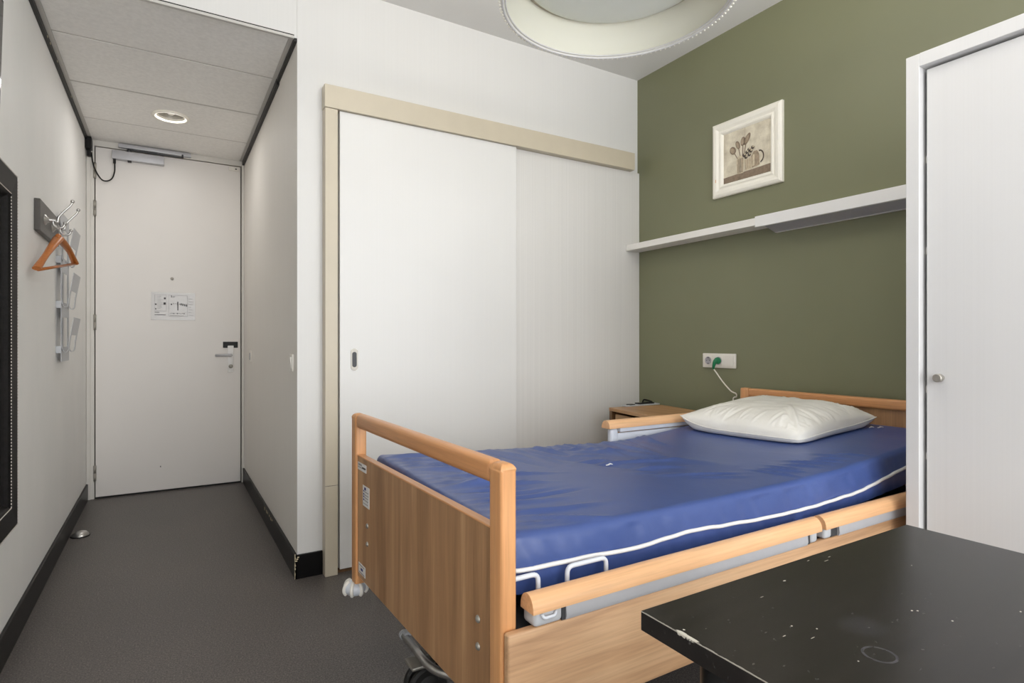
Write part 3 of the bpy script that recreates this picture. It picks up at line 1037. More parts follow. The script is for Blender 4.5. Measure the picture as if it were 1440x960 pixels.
t = thing('wall_socket', (XG, 2.152, 0.956), 'white triple wall plate with two sockets and a switch above the bed', 'socket')
bm = B(); box(bm, XG - 0.010, XG, 2.041, 2.263, 0.956, 1.036, 0.003, 2)
obj('plate', bm, M_PLASTIC, t, smooth=40)
zc = 0.996
for y in (2.222, 2.151):
    bm = B()
    box(bm, XG - 0.0125, XG - 0.009, y - 0.027, y + 0.027, zc - 0.027, zc + 0.027, 0.002, 2)
    s = obj('socket', bm, M_PLASTIC, t, smooth=40)
    bm = B()
    lathe(bm, [(0.022, 0.0), (0.0215, -0.0015), (0.0195, -0.0015), (0.018, -0.0002), (0.0005, -0.0002)], (XG - 0.0125, y, zc), 0, 32)
    for dy in (-0.0095, 0.0095):
        cyl(bm, (XG - 0.0135, y + dy, zc), (XG - 0.0126, y + dy, zc), 0.003, seg=12, mi=1)
    box(bm, XG - 0.0142, XG - 0.0126, y - 0.004, y + 0.004, zc + 0.014, zc + 0.019, mi=1)
    box(bm, XG - 0.0142, XG - 0.0126, y - 0.004, y + 0.004, zc - 0.019, zc - 0.014, mi=1)
    obj('socket_well', bm, [M_GREYPL, M_INK], s)
bm = B(); prism(bm, [(XG - 0.009, 2.108), (XG - 0.009, 2.052), (XG - 0.0130, 2.052), (XG - 0.0130, 2.108)], 2, zc - 0.028, zc + 0.028)
obj('rocker', bm, M_PLASTIC, t)

t = thing('power_cord', (XG - 0.03, 2.151, 0.80), 'green plug in the wall socket with a white cord behind the pillow', 'power cord')
bm = B()
lathe(bm, [(0.0005, -0.020), (0.014, -0.019), (0.0185, -0.012), (0.0185, -0.001)], (XG - 0.0135, 2.151, zc), 0, 28)
tube(bm, arc([(XG - 0.026, 2.151, zc + 0.006), (XG - 0.040, 2.153, zc - 0.006), (XG - 0.043, 2.158, zc - 0.028), (XG - 0.040, 2.163, zc - 0.046)], 6), [0.013 - 0.0004 * k for k in range(19)], 14)
obj('plug', bm, M_GREENPLUG, t, smooth=60)
bm = B()
tube(bm, arc([(XG - 0.040, 2.163, zc - 0.044), (XG - 0.036, 2.150, 0.935), (XG - 0.025, 2.11, 0.880), (XG - 0.018, 2.065, 0.835), (XG - 0.014, 2.035, 0.822), (XG - 0.014, 2.032, 0.806), (XG - 0.020, 2.048, 0.790), (XG - 0.030, 2.03, 0.70), (XG - 0.025, 2.0, 0.55), (XG - 0.025, 1.9, 0.42)], 7), 0.0036, 8)
obj('cord', bm, M_PLASTIC, t)

# ------------------------------------------------------------------ pendant lamp over the bed
LX, LY, LZ = 1.160, 1.320, 2.128
t = thing('pendant_lamp', (LX, LY, LZ), 'large round cream fabric pendant lamp with a beaded rim', 'pendant lamp')
bm = B()
prof = [(0.338, 0.0), (0.346, -0.004), (0.350, 0.0), (0.350, 0.012), (0.330, 0.060), (0.310, 0.110), (0.295, 0.150), (0.283, 0.200), (0.275, 0.230), (0.270, 0.230),
        (0.279, 0.198), (0.291, 0.150), (0.306, 0.108), (0.326, 0.058), (0.344, 0.014), (0.338, 0.0)]
lathe(bm, prof, (LX, LY, LZ), 2, 96)
shd = obj('shade', bm, M_SHADE, t)
bm = B()
ring = [(LX + 0.3365 * math.cos(2 * math.pi * k / 96), LY + 0.3365 * math.sin(2 * math.pi * k / 96), LZ + 0.001) for k in range(96)]
tube(bm, ring, 0.0026, 8, closed=True)
ring = [(LX + 0.345 * math.cos(2 * math.pi * k / 96), LY + 0.345 * math.sin(2 * math.pi * k / 96), LZ - 0.003) for k in range(96)]
tube(bm, ring, 0.0045, 8, closed=True)
obj('rim_tape', bm, M_PIPING, shd)
bm = B()
for k in range(260):
    a = 2 * math.pi * k / 260
    q = Matrix.Translation((LX + (0.3535 + 0.001 * (k % 2)) * math.cos(a), LY + (0.3535 + 0.001 * (k % 2)) * math.sin(a), LZ + 0.001 - 0.004 * (k % 2)))
    bmesh.ops.create_icosphere(bm, subdivisions=1, radius=0.0034, matrix=q)
obj('bead_trim', bm, M_CREAM, shd, smooth=180)
bm = B()
rr = lathe(bm, [(0.0005, 0.0), (0.200, 0.001), (0.262, 0.004), (0.287, 0.012), (0.291, 0.020), (0.285, 0.024), (0.20, 0.024), (0.0005, 0.024)], (LX, LY, LZ + 0.078), 2, 72)
df = obj('diffuser', bm, M_DIFF, t)
bm = B()
lathe(bm, [(0.280, 0.103), (0.3145, 0.103), (0.3125, 0.109), (0.280, 0.109), (0.280, 0.103)], (LX, LY, LZ), 2, 72)
obj('leak_block_ring', bm, M_BEIGE, df)  # opaque ring added to stop light leaking past the diffuser
bm = B()
for k in range(3):
    a = 2 * math.pi * k / 3 + 0.4
    cyl(bm, (LX + 0.272 * math.cos(a), LY + 0.272 * math.sin(a), LZ + 0.228), (LX, LY, LZ + 0.26), 0.003, seg=8)
cyl(bm, (LX, LY, LZ + 0.09), (LX, LY, LZ + 0.30), 0.02)
obj('spider', bm, M_STEEL, t)
d = area('pendant_fill_light', (0, 0, 0), (R(180), 0, 0), 0.3, 0.3, 27, (1.0, 0.97, 0.93))  # added fill aimed at the ceiling for bounce, not the pendant's own glow
d.parent = t
d.location = (0, 0, 0.215)
bm = B(); cyl(bm, (LX, LY, LZ + 0.29), (LX, LY, ZC - 0.03), 0.0035, seg=10)
obj('cord', bm, M_PLASTIC, t)
bm = B(); lathe(bm, [(0.0005, 0.0), (0.02, 0.0), (0.05, 0.03), (0.05, 0.04), (0.0005, 0.04)], (LX, LY, ZC - 0.04), 2, 32)
obj('ceiling_rose', bm, M_PLASTIC, t)

# ------------------------------------------------------------------ wardrobe
WXF, WXB = 1.980, XG - 0.014
WY1, WY0 = 0.907, -0.06
WH = 1.987
t = thing('wardrobe', (2.3, 0.42, 0), 'tall white wardrobe against the olive wall beside the bed', 'wardrobe')
th = 0.037
bm = B()
box(bm, WXF, WXB, WY1 - th, WY1, 0, WH - 0.001, 0.0012, 1)
obj('side_panel', bm, M_WARD, t)
bm = B()
box(bm, WXF, WXB, WY0, WY0 + th, 0, WH - 0.001, 0.0012, 1)
obj('side_panel', bm, M_WARD, t)
bm = B(); box(bm, WXF + 0.0005, WXB, WY0 + th, WY1 - th, WH - 0.041, WH, 0.0012, 1)
obj('top_panel', bm, M_WARD, t)
bm = B(); box(bm, WXB - 0.01, WXB, WY0 + th, WY1 - th, 0.06, WH - 0.041)
obj('back_panel', bm, M_WARD, t)
bm = B(); box(bm, WXF + 0.045, WXB, WY0 + th, WY1 - th, 0, 0.07)
obj('plinth', bm, M_WARD, t)
for z in (1.655, 1.372, 0.942, 0.735, 0.42):
    bm = B(); box(bm, WXF + 0.041, WXB - 0.011, WY0 + th + 0.001, WY1 - th - 0.001, z, z + 0.022)
    obj('shelf', bm, M_SHELFW, t)
for a, b, k in ((0.412, 0.859, 0.812), (-0.013, 0.408, 0.005)):
    bm = B(); box(bm, WXF + 0.022, WXF + 0.040, a, b, 0.075, WH - 0.050, 0.0012, 1)
    d = obj('door', bm, M_WARD, t)
    bm = B()
    lathe(bm, [(0.0005, -0.030), (0.0105, -0.030), (0.0125, -0.028), (0.0125, -0.012), (0.009, -0.010), (0.009, 0.0)], (WXF + 0.022, k + 0.008, 0.992), 0, 28)
    obj('knob', bm, M_STEEL, d, smooth=35)

# ------------------------------------------------------------------ bedside cabinet in the corner
NR = R(-9)
NC = Vector((2.20, 2.56, 0))
NM = Matrix.Translation(NC) @ Matrix.Rotation(NR, 4, 'Z')
t = thing('bedside_cabinet', (2.36, 2.34, 0), 'wooden bedside cabinet in the corner between the bed and sliding panels', 'cabinet')
nw, nd, nh = 0.46, 0.36, 0.722
bm = B(); box(bm, -0.012, nd, -nw, 0.0, nh - 0.020, nh, 0.004, 2)
obj('top', bm, M_OAKTOP, t, xf=NM)
bm = B()
box(bm, 0.022, nd, -0.022, -0.002, 0.03, nh - 0.020)
box(bm, 0.022, nd, -nw + 0.002, -nw + 0.022, 0.03, nh - 0.020)
box(bm, nd - 0.012, nd - 0.002, -nw + 0.022, -0.022, 0.03, nh - 0.020)
box(bm, 0.024, nd - 0.012, -nw + 0.022, -0.022, 0.03, 0.06)
obj('body', bm, M_OAKTOP, t, xf=NM)
bm = B()
pr = [(-0.006, -0.024), (0.022, -0.024), (0.022, 0.002), (-0.006, 0.002)]
prism(bm, pr, 2, 0.03, nh - 0.003)
tag(obj('edge_post', bm, M_OAKDK, t, xf=NM), 'dark brown corner post')
bm = B(); box(bm, 0.004, 0.020, -nw + 0.01, -0.045, nh - 0.17, nh - 0.034, 0.002, 1)
dr = obj('drawer', bm, M_OAKTOP, t, xf=NM)
bm = B(); box(bm, 0.004, 0.020, -nw + 0.01, -0.045, 0.05, nh - 0.18, 0.002, 1)
obj('door', bm, M_OAKTOP, t, xf=NM)
bm = B()
box(bm, 2.29, 2.555, 2.52, 2.565, nh + 0.0004, nh + 0.008, 0.002)
hs = tag(obj('phone_cradle', bm, M_GREYMET), 'flat grey and black device lying on the bedside cabinet', 'device')
bm = B()
box(bm, 2.32, 2.36, 2.525, 2.56, nh + 0.008, nh + 0.012, 0.001)
box(bm, 2.40, 2.52, 2.53, 2.575, nh + 0.008, nh + 0.015, 0.003)
tube(bm, arc([(2.45, 2.56, nh + 0.014), (2.47, 2.57, nh + 0.028), (2.50, 2.57, nh + 0.024), (2.53, 2.56, nh + 0.014)], 5), 0.005, 8)
tag(obj('handset', bm, M_DARK, hs), 'black handset on the device')

# ------------------------------------------------------------------ hospital bed
bed = thing('hospital_bed', (1.55, 1.467, 0), 'wooden hospital bed with beech rails and a walnut laminate footboard', 'bed')
FM = Matrix.Translation((0.548, 1.467, 0)) @ Matrix.Rotation(R(1.4), 4, 'Z')
bm = B(); box(bm, 0.007, 0.027, -0.446, 0.446, 0.320, 0.722, 0.003, 2)
foot = obj('footboard', bm, M_WALNUTZ, bed, xf=FM)
tag(foot, 'walnut laminate panel at the foot')
bm = B(); box(bm, 0.0055, 0.0285, -0.444, 0.444, 0.7195, 0.7245, 0.002, 2)
obj('panel_edge', bm, M_BEECHY, foot, xf=FM)
for s in (-1, 1):
    bm = B()
    a, b = sorted((s * 0.4435, s * 0.4900))
    vs = box(bm, 0.0, 0.038, a, b, 0.292, 0.860)
    top = [e for e in bm.edges if all(v.co.z > 0.85 for v in e.verts)]
    bmesh.ops.bevel(bm, geom=top, offset=0.018, segments=6, profile=0.5, affect='EDGES', clamp_overlap=True)
    side = [e for e in bm.edges if abs(e.verts[0].co.z - e.verts[1].co.z) > 0.3]
    bmesh.ops.bevel(bm, geom=side, offset=0.006, segments=3, profile=0.5, affect='EDGES', clamp_overlap=True)
    obj('post', bm, M_BEECH, foot, xf=FM, smooth=50)
bm = B(); box(bm, 0.0015, 0.0365, -0.445, 0.445, 0.812, 0.8595, 0.013, 5)
obj('top_rail', bm, M_BEECHY, foot, xf=FM, smooth=50)
for y in (-0.386, 0.342):
    for z in (0.513, 0.455):
        bm = B()
        lathe(bm, [(0.0005, -0.005), (0.0055, -0.0042), (0.0085, -0.001), (0.0085, 0.0005)], (0.007, y, z), 0, 20)
        obj('bolt', bm, M_STEEL, foot, xf=FM)


def sticker(y0, y1, z0, z1, marks):
    bm = B(); box(bm, 0.0060, 0.0071, y0, y1, z0, z1)
    for a, b, c, d, mi in marks:
        box(bm, 0.0055, 0.0062, y1 - (y1 - y0) * b, y1 - (y1 - y0) * a, z0 + (z1 - z0) * c, z0 + (z1 - z0) * d, mi=mi)
    return obj('label_sticker', bm, [M_PAPER, M_INK, M_INKL, M_INKB], foot, xf=FM)


sticker(0.352, 0.438, 0.678, 0.703, [(0.08, 0.5, 0.6, 0.85, 2), (0.2, 0.45, 0.65, 0.85, 1), (0.05, 0.9, 0.36, 0.42, 1), (0.55, 0.95, 0.42, 0.60, 1)])
sticker(0.322, 0.386, 0.570, 0.636, [(0.25, 0.5, 0.80, 0.93, 3), (0.1, 0.25, 0.70, 0.78, 3), (0.3, 0.9, 0.70, 0.75, 2), (0.1, 0.25, 0.55, 0.63, 3), (0.3, 0.9, 0.55, 0.60, 2), (0.1, 0.25, 0.42, 0.5, 3), (0.3, 0.85, 0.42, 0.47, 2), (0.1, 0.25, 0.28, 0.36, 3), (0.3, 0.85, 0.28, 0.33, 2), (0.1, 0.8, 0.12, 0.16, 2)])
sticker(0.362, 0.430, 0.338, 0.372, [(0.1, 0.9, 0.80, 0.90, 2), (0.35, 0.65, 0.40, 0.62, 3), (0.1, 0.9, 0.08, 0.2, 2)])

# headboard
bm = B(); box(bm, 2.578, 2.598, 1.0, 1.935, 0.330, 0.820, 0.003, 2)
head = obj('headboard', bm, M_WALNUTZ, bed)
tag(head, 'walnut laminate panel at the head')
for a, b in ((0.975, 1.023), (1.912, 1.960)):
    bm = B(); box(bm, 2.562, 2.600, a, b, 0.292, 0.8625, 0.008, 4)
    obj('post', bm, M_BEECH, head, smooth=50)
bm = B(); box(bm, 2.563, 2.599, 1.0225, 1.9125, 0.818, 0.8620, 0.010, 4)
obj('top_rail', bm, M_BEECHY, head, smooth=50)

# side panels
for y0, y1 in ((0.955, 0.975), (1.950, 1.970)):
    bm = B(); box(bm, 0.565 if y0 < 1.5 else 0.60, 2.560, y0, y1, 0.331, 0.531, 0.005, 3)
    obj('side_panel', bm, M_WALNUTX, bed, smooth=40)


# wooden-topped side rails
def d_profile(yc, zc, s, w=0.024, hgt=0.036):
    return [(yc - s * w * math.cos(math.pi * k / 22), zc + hgt * max(0, math.sin(math.pi * k / 22)) ** 0.85) for k in range(23)]


def side_rail(x0, x1, yc, zb, s, label, w=0.024):
    """half-round wooden grip on an aluminium profile; s = +1 when the outer side faces -y"""
    bm = B()
    prism(bm, d_profile(yc, zb, s, w), 0, x0, x1, smooth=True)
    r = tag(obj('side_rail', bm, M_BEECHX, bed, smooth=40), label)
    return r


def metal_under(rail, x0, x1, yc, z0, z1, s):
    bm = B()
    pts = [(yc - s * 0.020, z0), (yc - s * 0.023, z0 + 0.25 * (z1 - z0)), (yc - s * 0.021, z1 - 0.006), (yc - s * 0.014, z1), (yc + s * 0.012, z1), (yc + s * 0.012, z0)]
    prism(bm, pts, 0, x0, x1, smooth=False)
    obj('metal_profile', bm, M_ALU, rail, smooth=40)


def end_bracket(rail, x0, x1, yc, z0, z1, s):
    bm = B()
    box(bm, x0, x1, yc - 0.024, yc + 0.022, z0, z1, 0.010, 4)
    b = obj('end_bracket', bm, M_GREYMET, rail, smooth=50)
    return b


r1 = side_rail(0.615, 1.592, 0.968, 0.563, 1, 'lowered wooden side rail along the open side of the bed')
metal_under(r1, 0.700, 1.535, 0.973, 0.5315, 0.566, 1)
e1 = end_bracket(r1, 0.622, 0.692, 0.975, 0.5315, 0.566, 1)
bm = B(); box(bm, 0.6905, 0.6995, 0.954, 0.985, 0.5315, 0.566)
tag(obj('joint', bm, M_DGREY, r1), 'dark joint strip')
bm = B(); tube(bm, fillet([(0.638, 0.951, 0.559), (0.642, 0.946, 0.551), (0.668, 0.946, 0.551), (0.674, 0.951, 0.559)], 0.006), 0.0035, 8)
obj('release_lever', bm, M_LGREY, r1)
bm = B(); box(bm, 1.535, 1.552, 0.955, 0.990, 0.5315, 0.566, 0.001)
tag(obj('joint', bm, M_DGREY, r1), 'dark joint strip')
end_bracket(r1, 1.552, 1.585, 0.976, 0.5315, 0.570, 1)
r2 = side_rail(1.612, 2.520, 0.968, 0.563, 1, 'wooden side rail at the head beside the wardrobe')
metal_under(r2, 1.690, 2.480, 0.973, 0.5315, 0.566, 1)
end_bracket(r2, 1.618, 1.655, 0.976, 0.5315, 0.570, 1)
bm = B(); box(bm, 1.655, 1.690, 0.957, 0.985, 0.5315, 0.562, 0.002)
tag(obj('joint', bm, M_DGREY, r2), 'dark joint strip')
# raised rail at the head on the far side
r3 = side_rail(1.668, 2.540, 1.974, 0.716, -1, 'raised wooden side rail at the head beside the bedside cabinet', 0.027)
bm = B(); box(bm, 1.735, 2.52, 1.952, 1.978, 0.697, 0.716, 0.003)
obj('metal_profile', bm, M_LGREY, r3)
bm = B(); box(bm, 1.725, 2.52, 1.960, 1.974, 0.655, 0.692, 0.004)
obj('guard_plate', bm, M_LGREY, r3, smooth=40)
bm = B(); box(bm, 1.682, 1.728, 1.953, 1.985, 0.48, 0.716, 0.014, 4)
obj('end_post', bm, M_LGREY, r3, smooth=50)
r4 = side_rail(0.615, 1.640, 1.974, 0.563, -1, 'lowered wooden side rail at the foot beside the sliding panels')
metal_under(r4, 0.64, 1.62, 1.952, 0.520, 0.568, -1)

# mattress retainers
for x0, x1, zt in ((0.575, 0.662, 0.618), (0.737, 0.845, 0.617)):
    bm = B()
    tube(bm, fillet([(x0, 0.9985, 0.515), (x0, 0.9985, zt), (x1, 0.9985, zt), (x1, 0.9985, 0.515)], 0.016), 0.0052, 12)
    obj('mattress_retainer', bm, M_LGREY, bed)

# mattress platform and undercarriage
bm = B()
box(bm, 0.60, 2.56, 0.985, 1.945, 0.470, 0.520, 0.004, 1)
for k in range(12):
    x = 0.66 + 0.155 * k
    box(bm, x, x + 0.11, 1.03, 1.92, 0.514, 0.524, 0.002, 1)
obj('mattress_platform', bm, M_DGREY, bed)
bm = B()
for y in (1.28, 1.655):
    box(bm, 0.70, 2.42, y - 0.02, y + 0.02, 0.150, 0.190, 0.004)
for x in (0.72, 2.40):
    box(bm, x - 0.02, x + 0.02, 1.22, 1.715, 0.150, 0.190, 0.004)
for x in (1.0, 2.1):
    box(bm, x - 0.05, x + 0.05, 1.40, 1.54, 0.18, 0.475, 0.006)
    box(bm, x - 0.30, x + 0.30, 1.30, 1.34, 0.30, 0.33, mat=Matrix.Translation((x, 1.3, 0.33)) @ Matrix.Rotation(R(24), 4, 'Y') @ Matrix.Translation((-x, -1.3, -0.33)))
obj('undercarriage', bm, M_DGREY, bed)
for x in (0.675, 2.42):
    for y in (1.285, 1.640):
        bm = B()
        for dy in (-0.020, 0.020):
            lathe(bm, [(0.0005, -0.012), (0.030, -0.012), (0.034, -0.009), (0.054, -0.012), (0.061, -0.006), (0.061, 0.006), (0.054, 0.012), (0.034, 0.009), (0.030, 0.012), (0.0005, 0.012)], (x, y + dy, 0.061), 1, 36)
        w = obj('caster', bm, M_RUBBER, bed, smooth=40)
        bm = B()
        box(bm, x - 0.026, x + 0.026, y - 0.006, y + 0.006, 0.06, 0.135, 0.003)
        box(bm, x - 0.055, x + 0.02, y - 0.034, y + 0.034, 0.1235, 0.134, 0.003)
        cyl(bm, (x, y - 0.036, 0.061), (x, y + 0.036, 0.061), 0.009, seg=14)
        cyl(bm, (x, y, 0.13), (x, y, 0.155), 0.016, seg=16)
        obj('caster_fork', bm, M_STEEL, w, smooth=40)
bm = B()
tube(bm, fillet([(0.652, 1.765, 0.158), (0.652, 1.530, 0.158), (0.715, 1.440, 0.158), (0.715, 1.26, 0.158)], 0.06, 8), 0.0125, 14)
pb = obj('brake_bar', bm, M_CHROME, bed)
bm = B(); cyl(bm, (0.652, 1.757, 0.158), (0.652, 1.772, 0.158), 0.0145, seg=16)
box(bm, 0.645, 0.72, 1.735, 1.76, 0.165, 0.178, 0.002)
tag(obj('end_cap', bm, M_GREYMET, pb), 'grey end cap')

# white bumper roller on the far foot corner, another on the near one
for yy in (0.492, -0.492):
    sgn = 1 if yy > 0 else -1
    bm = B()
    c = (0.014, yy, 0.262)
    lathe(bm, [(0.0005, 0.026), (0.014, 0.026), (0.026, 0.020), (0.035, 0.010), (0.037, 0.0), (0.035, -0.010), (0.026, -0.020), (0.0005, -0.024)], c, 2, 32)
    bw = obj('bumper_roller', bm, M_LGREY, bed, xf=FM, smooth=50)
    bm = B()
    for k in range(7):
        a = 2 * math.pi * k / 7 + 0.5
        d = Vector((math.cos(a), math.sin(a), 0))
        pts = [Vector(c) + d * r + Vector((0, 0, z)) for r, z in ((0.020, 0.024), (0.032, 0.016), (0.0385, 0.004), (0.0385, -0.008), (0.032, -0.017))]
        tube(bm, arc(pts, 3), 0.0062, 8)
    obj('ribs', bm, M_PLASTIC, bw, xf=FM)
    bm = B(); cyl(bm, (0.014, yy, 0.28), (0.018, yy - sgn * 0.022, 0.315), 0.008, seg=12)
    obj('bracket', bm, M_DGREY, bw, xf=FM)


# ------------------------------------------------------------------ mattress
def interp(pts, x):
    if x <= pts[0][0]:
        return pts[0][1]
    for i in range(len(pts) - 1):
        if x <= pts[i + 1][0]:
            p1, p2 = pts[i], pts[i + 1]
            p0 = pts[max(0, i - 1)]
            p3 = pts[min(len(pts) - 1, i + 2)]
            t = (x - p1[0]) / (p2[0] - p1[0])
            m1 = (p2[1] - p0[1]) / max(1e-6, p2[0] - p0[0]) * (p2[0] - p1[0])
            m2 = (p3[1] - p1[1]) / max(1e-6, p3[0] - p1[0]) * (p2[0] - p1[0])
            t2, t3 = t * t, t * t * t
            return (2 * t3 - 3 * t2 + 1) * p1[1] + (t3 - 2 * t2 + t) * m1 + (-2 * t3 + 3 * t2) * p2[1] + (t3 - t2) * m2
    return pts[-1][1]


MX0, MX1, MY0, MY1 = 0.612, 2.556, 1.024, 1.934
NEAR = [(0.60, 0.700), (0.80, 0.690), (1.02, 0.686), (1.47, 0.686), (1.8, 0.694), (2.0, 0.706), (2.3, 0.732), (2.56, 0.757)]
FAR = [(0.60, 0.716), (0.80, 0.704), (1.06, 0.690), (1.40, 0.674), (1.65, 0.668), (1.85, 0.676), (2.18, 0.708), (2.56, 0.757)]


def mtop(x, y):
    t = min(1, max(0, (y - MY0) / (MY1 - MY0)))
    return interp(NEAR, x) * (1 - t) + interp(FAR, x) * t


def ridge(x, y, x0, y0, x1, y1, w, a):
    dx, dy = x1 - x0, y1 - y0
    Ln = math.hypot(dx, dy)
    t = ((x - x0) * dx + (y - y0) * dy) / (Ln * Ln)
    if t < -0.1 or t > 1.1:
        return 0
    d = abs((x - x0) * dy - (y - y0) * dx) / Ln
    tt = min(1, max(0, t))
    return a * math.exp(-(d / w) ** 2) * math.sin(math.pi * (0.03 + 0.94 * tt)) ** 0.9


rnd = random.Random(11)
RID = []
for k in range(20):        # gathers running in from the far edge where the mattress bends
    x = 1.00 + 0.045 * k + rnd.uniform(-.02, .02)
    RID.append((x, 1.95, x + 0.18 * (1.35 - x) + rnd.uniform(-.04, .04), 1.95 - rnd.uniform(.12, .40), rnd.uniform(.008, .016), rnd.uniform(.0015, .004) * rnd.choice((1, 1, -1))))
for k in range(16):        # diagonal creases near the foot
    y = 1.12 + 0.05 * k + rnd.uniform(-.015, .015)
    RID.append((0.66 + rnd.uniform(-.03, .03), y, 0.66 + rnd.uniform(.20, .42), y - rnd.uniform(-.02, .10), rnd.uniform(.007, .015), rnd.uniform(.002, .0045) * rnd.choice((1, 1, -1))))
for k in range(10):        # long folds across the middle
    y = 1.25 + 0.065 * k
    x = 1.28 + rnd.uniform(-.06, .10)
    RID.append((x, y, x + rnd.uniform(.12, .30), y - rnd.uniform(.05, .14), rnd.uniform(.010, .018), rnd.uniform(.0015, .0035)))
for k in range(9):         # short creases before the pillow
    x = 1.62 + 0.05 * k
    RID.append((x, 1.20 + rnd.uniform(-.04, .04), x + rnd.uniform(.03, .08), 1.05 + rnd.uniform(-.02, .03), rnd.uniform(.006, .012), rnd.uniform(.0015, .003)))
for k in range(18):
    y = 1.05 + 0.048 * k + rnd.uniform(-.01, .01)
    RID.append((0.625, y, 0.70 + rnd.uniform(.02, .14), y + rnd.uniform(-.05, .02), rnd.uniform(.005, .009), rnd.uniform(.0012, .0024)))
RID.append((1.14, 1.86, 1.40, 1.28, 0.03, -0.004))
RID.append((1.40, 1.90, 1.62, 1.32, 0.035, 0.004))


def wrinkle(x, y):
    s = 2.6 * sum(ridge(x, y, *r) for r in RID)
    s += 0.0014 * noise.noise(Vector((x * 9, y * 5, 3)))
    return s


def side_wr(x, z):
    s = 0.0030 * noise.noise(Vector((x * 30 + z * 14, z * 5, 9))) + 0.0035 * noise.noise(Vector((x * 9 - z * 6, z * 7, 2)))
    return s


TH = 0.140
RC = 0.020
bm = B()
NX = 210
top_n, side_n, cor_n = 96, 12, 6
xs = []
for i in range(NX + 1):
    xs.append(MX0 + (MX1 - MX0) * i / NX)
rings = []


def section(x, ins):
    """closed outline of the mattress at x; ins shrinks it for the rounded ends"""
    ring = []
    zt_ = lambda y: mtop(x, y)
    y0, y1 = MY0 + ins * 0.6, MY1 - ins * 0.6
    drop = ins
    def add(y, z):
        ring.append((x, y, z))
    zb0 = zt_(y0) - TH + drop
    # near side upward
    ztop = zt_(y0) - drop
    for k in range(side_n + 1):
        z = zb0 + 0.012 + (ztop - RC - zb0 - 0.012) * k / side_n
        bulge = 0.010 * math.sin(math.pi * k / side_n)
        add(y0 - bulge * 0.6 + side_wr(x, z), z)
    for k in range(1, cor_n):
        a = math.pi / 2 * k / cor_n
        add(y0 + RC - RC * math.cos(a), ztop - RC + RC * math.sin(a))
    for k in range(top_n + 1):
        y = y0 + RC + (y1 - y0 - 2 * RC) * k / top_n
        add(y, zt_(y) - drop + wrinkle(x, y))
    ztop = zt_(y1) - drop
    for k in range(1, cor_n):
        a = math.pi / 2 * k / cor_n
        add(y1 - RC + RC * math.sin(a), ztop - RC + RC * math.cos(a))
    zb1 = zt_(y1) - TH + drop
    for k in range(side_n + 1):
        z = ztop - RC + (zb1 + 0.012 - ztop + RC) * k / side_n
        add(y1 + 0.006 * math.sin(math.pi * k / side_n), z)
    for k in range(1, 12):
        t = k / 12
        y = y1 + (y0 - y1) * t
        add(y, zt_(y) - TH + drop)
    return ring


def end_steps(flip):
    st = []
    for k in range(6):
        a = math.pi / 2 * k / 5
        st.append((RC * (1 - math.sin(a)), RC * (1 - math.cos(a)) ))
    return st


sl = []
for k in range(6):
    a = math.pi / 2 * k / 5
    sl.append((MX0 + RC * (1 - math.sin(a)) - 0.0, RC * (1 - math.sin(math.pi / 2 - (math.pi / 2 - a))) if False else RC * (1 - math.cos(math.pi / 2 - a))))
sl = [(MX0 + RC * (1 - math.cos(math.pi / 2 * k / 5)), RC * (1 - math.sin(math.pi / 2 * k / 5))) for k in range(6)]
body = [(x, 0.0) for x in xs if MX0 + RC < x < MX1 - RC]
sr = [(MX1 - (x - MX0), ins) for x, ins in sl][::-1]
for x, ins in sl + body + sr:
    rings.append([bm.verts.new(p) for p in section(x, ins)])
n = len(rings[0])
for i in range(len(rings) - 1):
    for k in range(n):
        bm.faces.new((rings[i][k], rings[i][(k + 1) % n], rings[i + 1][(k + 1) % n], rings[i + 1][k]))
bm.faces.new(rings[0][::-1])
bm.faces.new(rings[-1])
mat = obj('mattress', bm, M_BLUE, smooth=60)
tag(mat, 'blue wipe-clean mattress with white piping lying on the hospital bed', 'mattress')
PIP = [(0.60, 0.625), (0.80, 0.620), (0.95, 0.613), (1.05, 0.618), (1.16, 0.621), (1.36, 0.610), (1.56, 0.605), (1.75, 0.609), (1.93, 0.619), (2.21, 0.661), (2.56, 0.690)]
bm = B()
near, footp = [], []
for k in range(120):
    x = MX0 + RC + (MX1 - MX0 - RC - 0.01) * k / 119
    near.append((x, MY0 - 0.009 + 0.0015 * noise.noise(Vector((x * 20, 0, 5))), interp(PIP, x) + 0.0030 * noise.noise(Vector((x * 14, 4, 0)))))
z0 = near[0][2]
for k in range(1, 6):
    a = math.pi / 2 * k / 5
    footp.append((MX0 + RC - (RC + 0.002) * math.sin(a), MY0 + RC * 0.6 - (RC * 0.6 + 0.009) * math.cos(a), z0))
for k in range(1, 50):
    y = MY0 + RC * 0.6 + (MY1 - MY0 - RC) * k / 49
    footp.append((MX0 - 0.002, y, z0 + (mtop(MX0, y) - mtop(MX0, MY0))))
tube(bm, near[::-1] + footp, 0.0052, 8)
tag(obj('piping', bm, M_PIPING, mat), 'white piping round the mattress side')
for (x, y, s) in ((1.306, 1.525, 1.0), (2.49, 1.235, 1.1), (2.475, 1.262, 0.8)):
    bm = B()
    z = mtop(x, y) + wrinkle(x, y) + 0.001
    tube(bm, arc([(x - 0.012 * s, y + 0.004, z), (x - 0.004, y - 0.002, z + 0.003), (x + 0.004, y + 0.003, z + 0.004), (x + 0.014 * s, y - 0.004, z)], 4), 0.0024, 6)
    tag(obj('tear', bm, M_PIPING, mat), 'small white nick in the cover')

# ------------------------------------------------------------------ pillow
P00 = Vector((2.060, 1.300))   # near the viewer's front corner
P10 = Vector((2.500, 1.255))   # front corner by the wardrobe
P01 = Vector((2.045, 1.888))   # corner on the raised rail
P11 = Vector((2.520, 1.870))
bm = B()
NU, NV = 90, 110


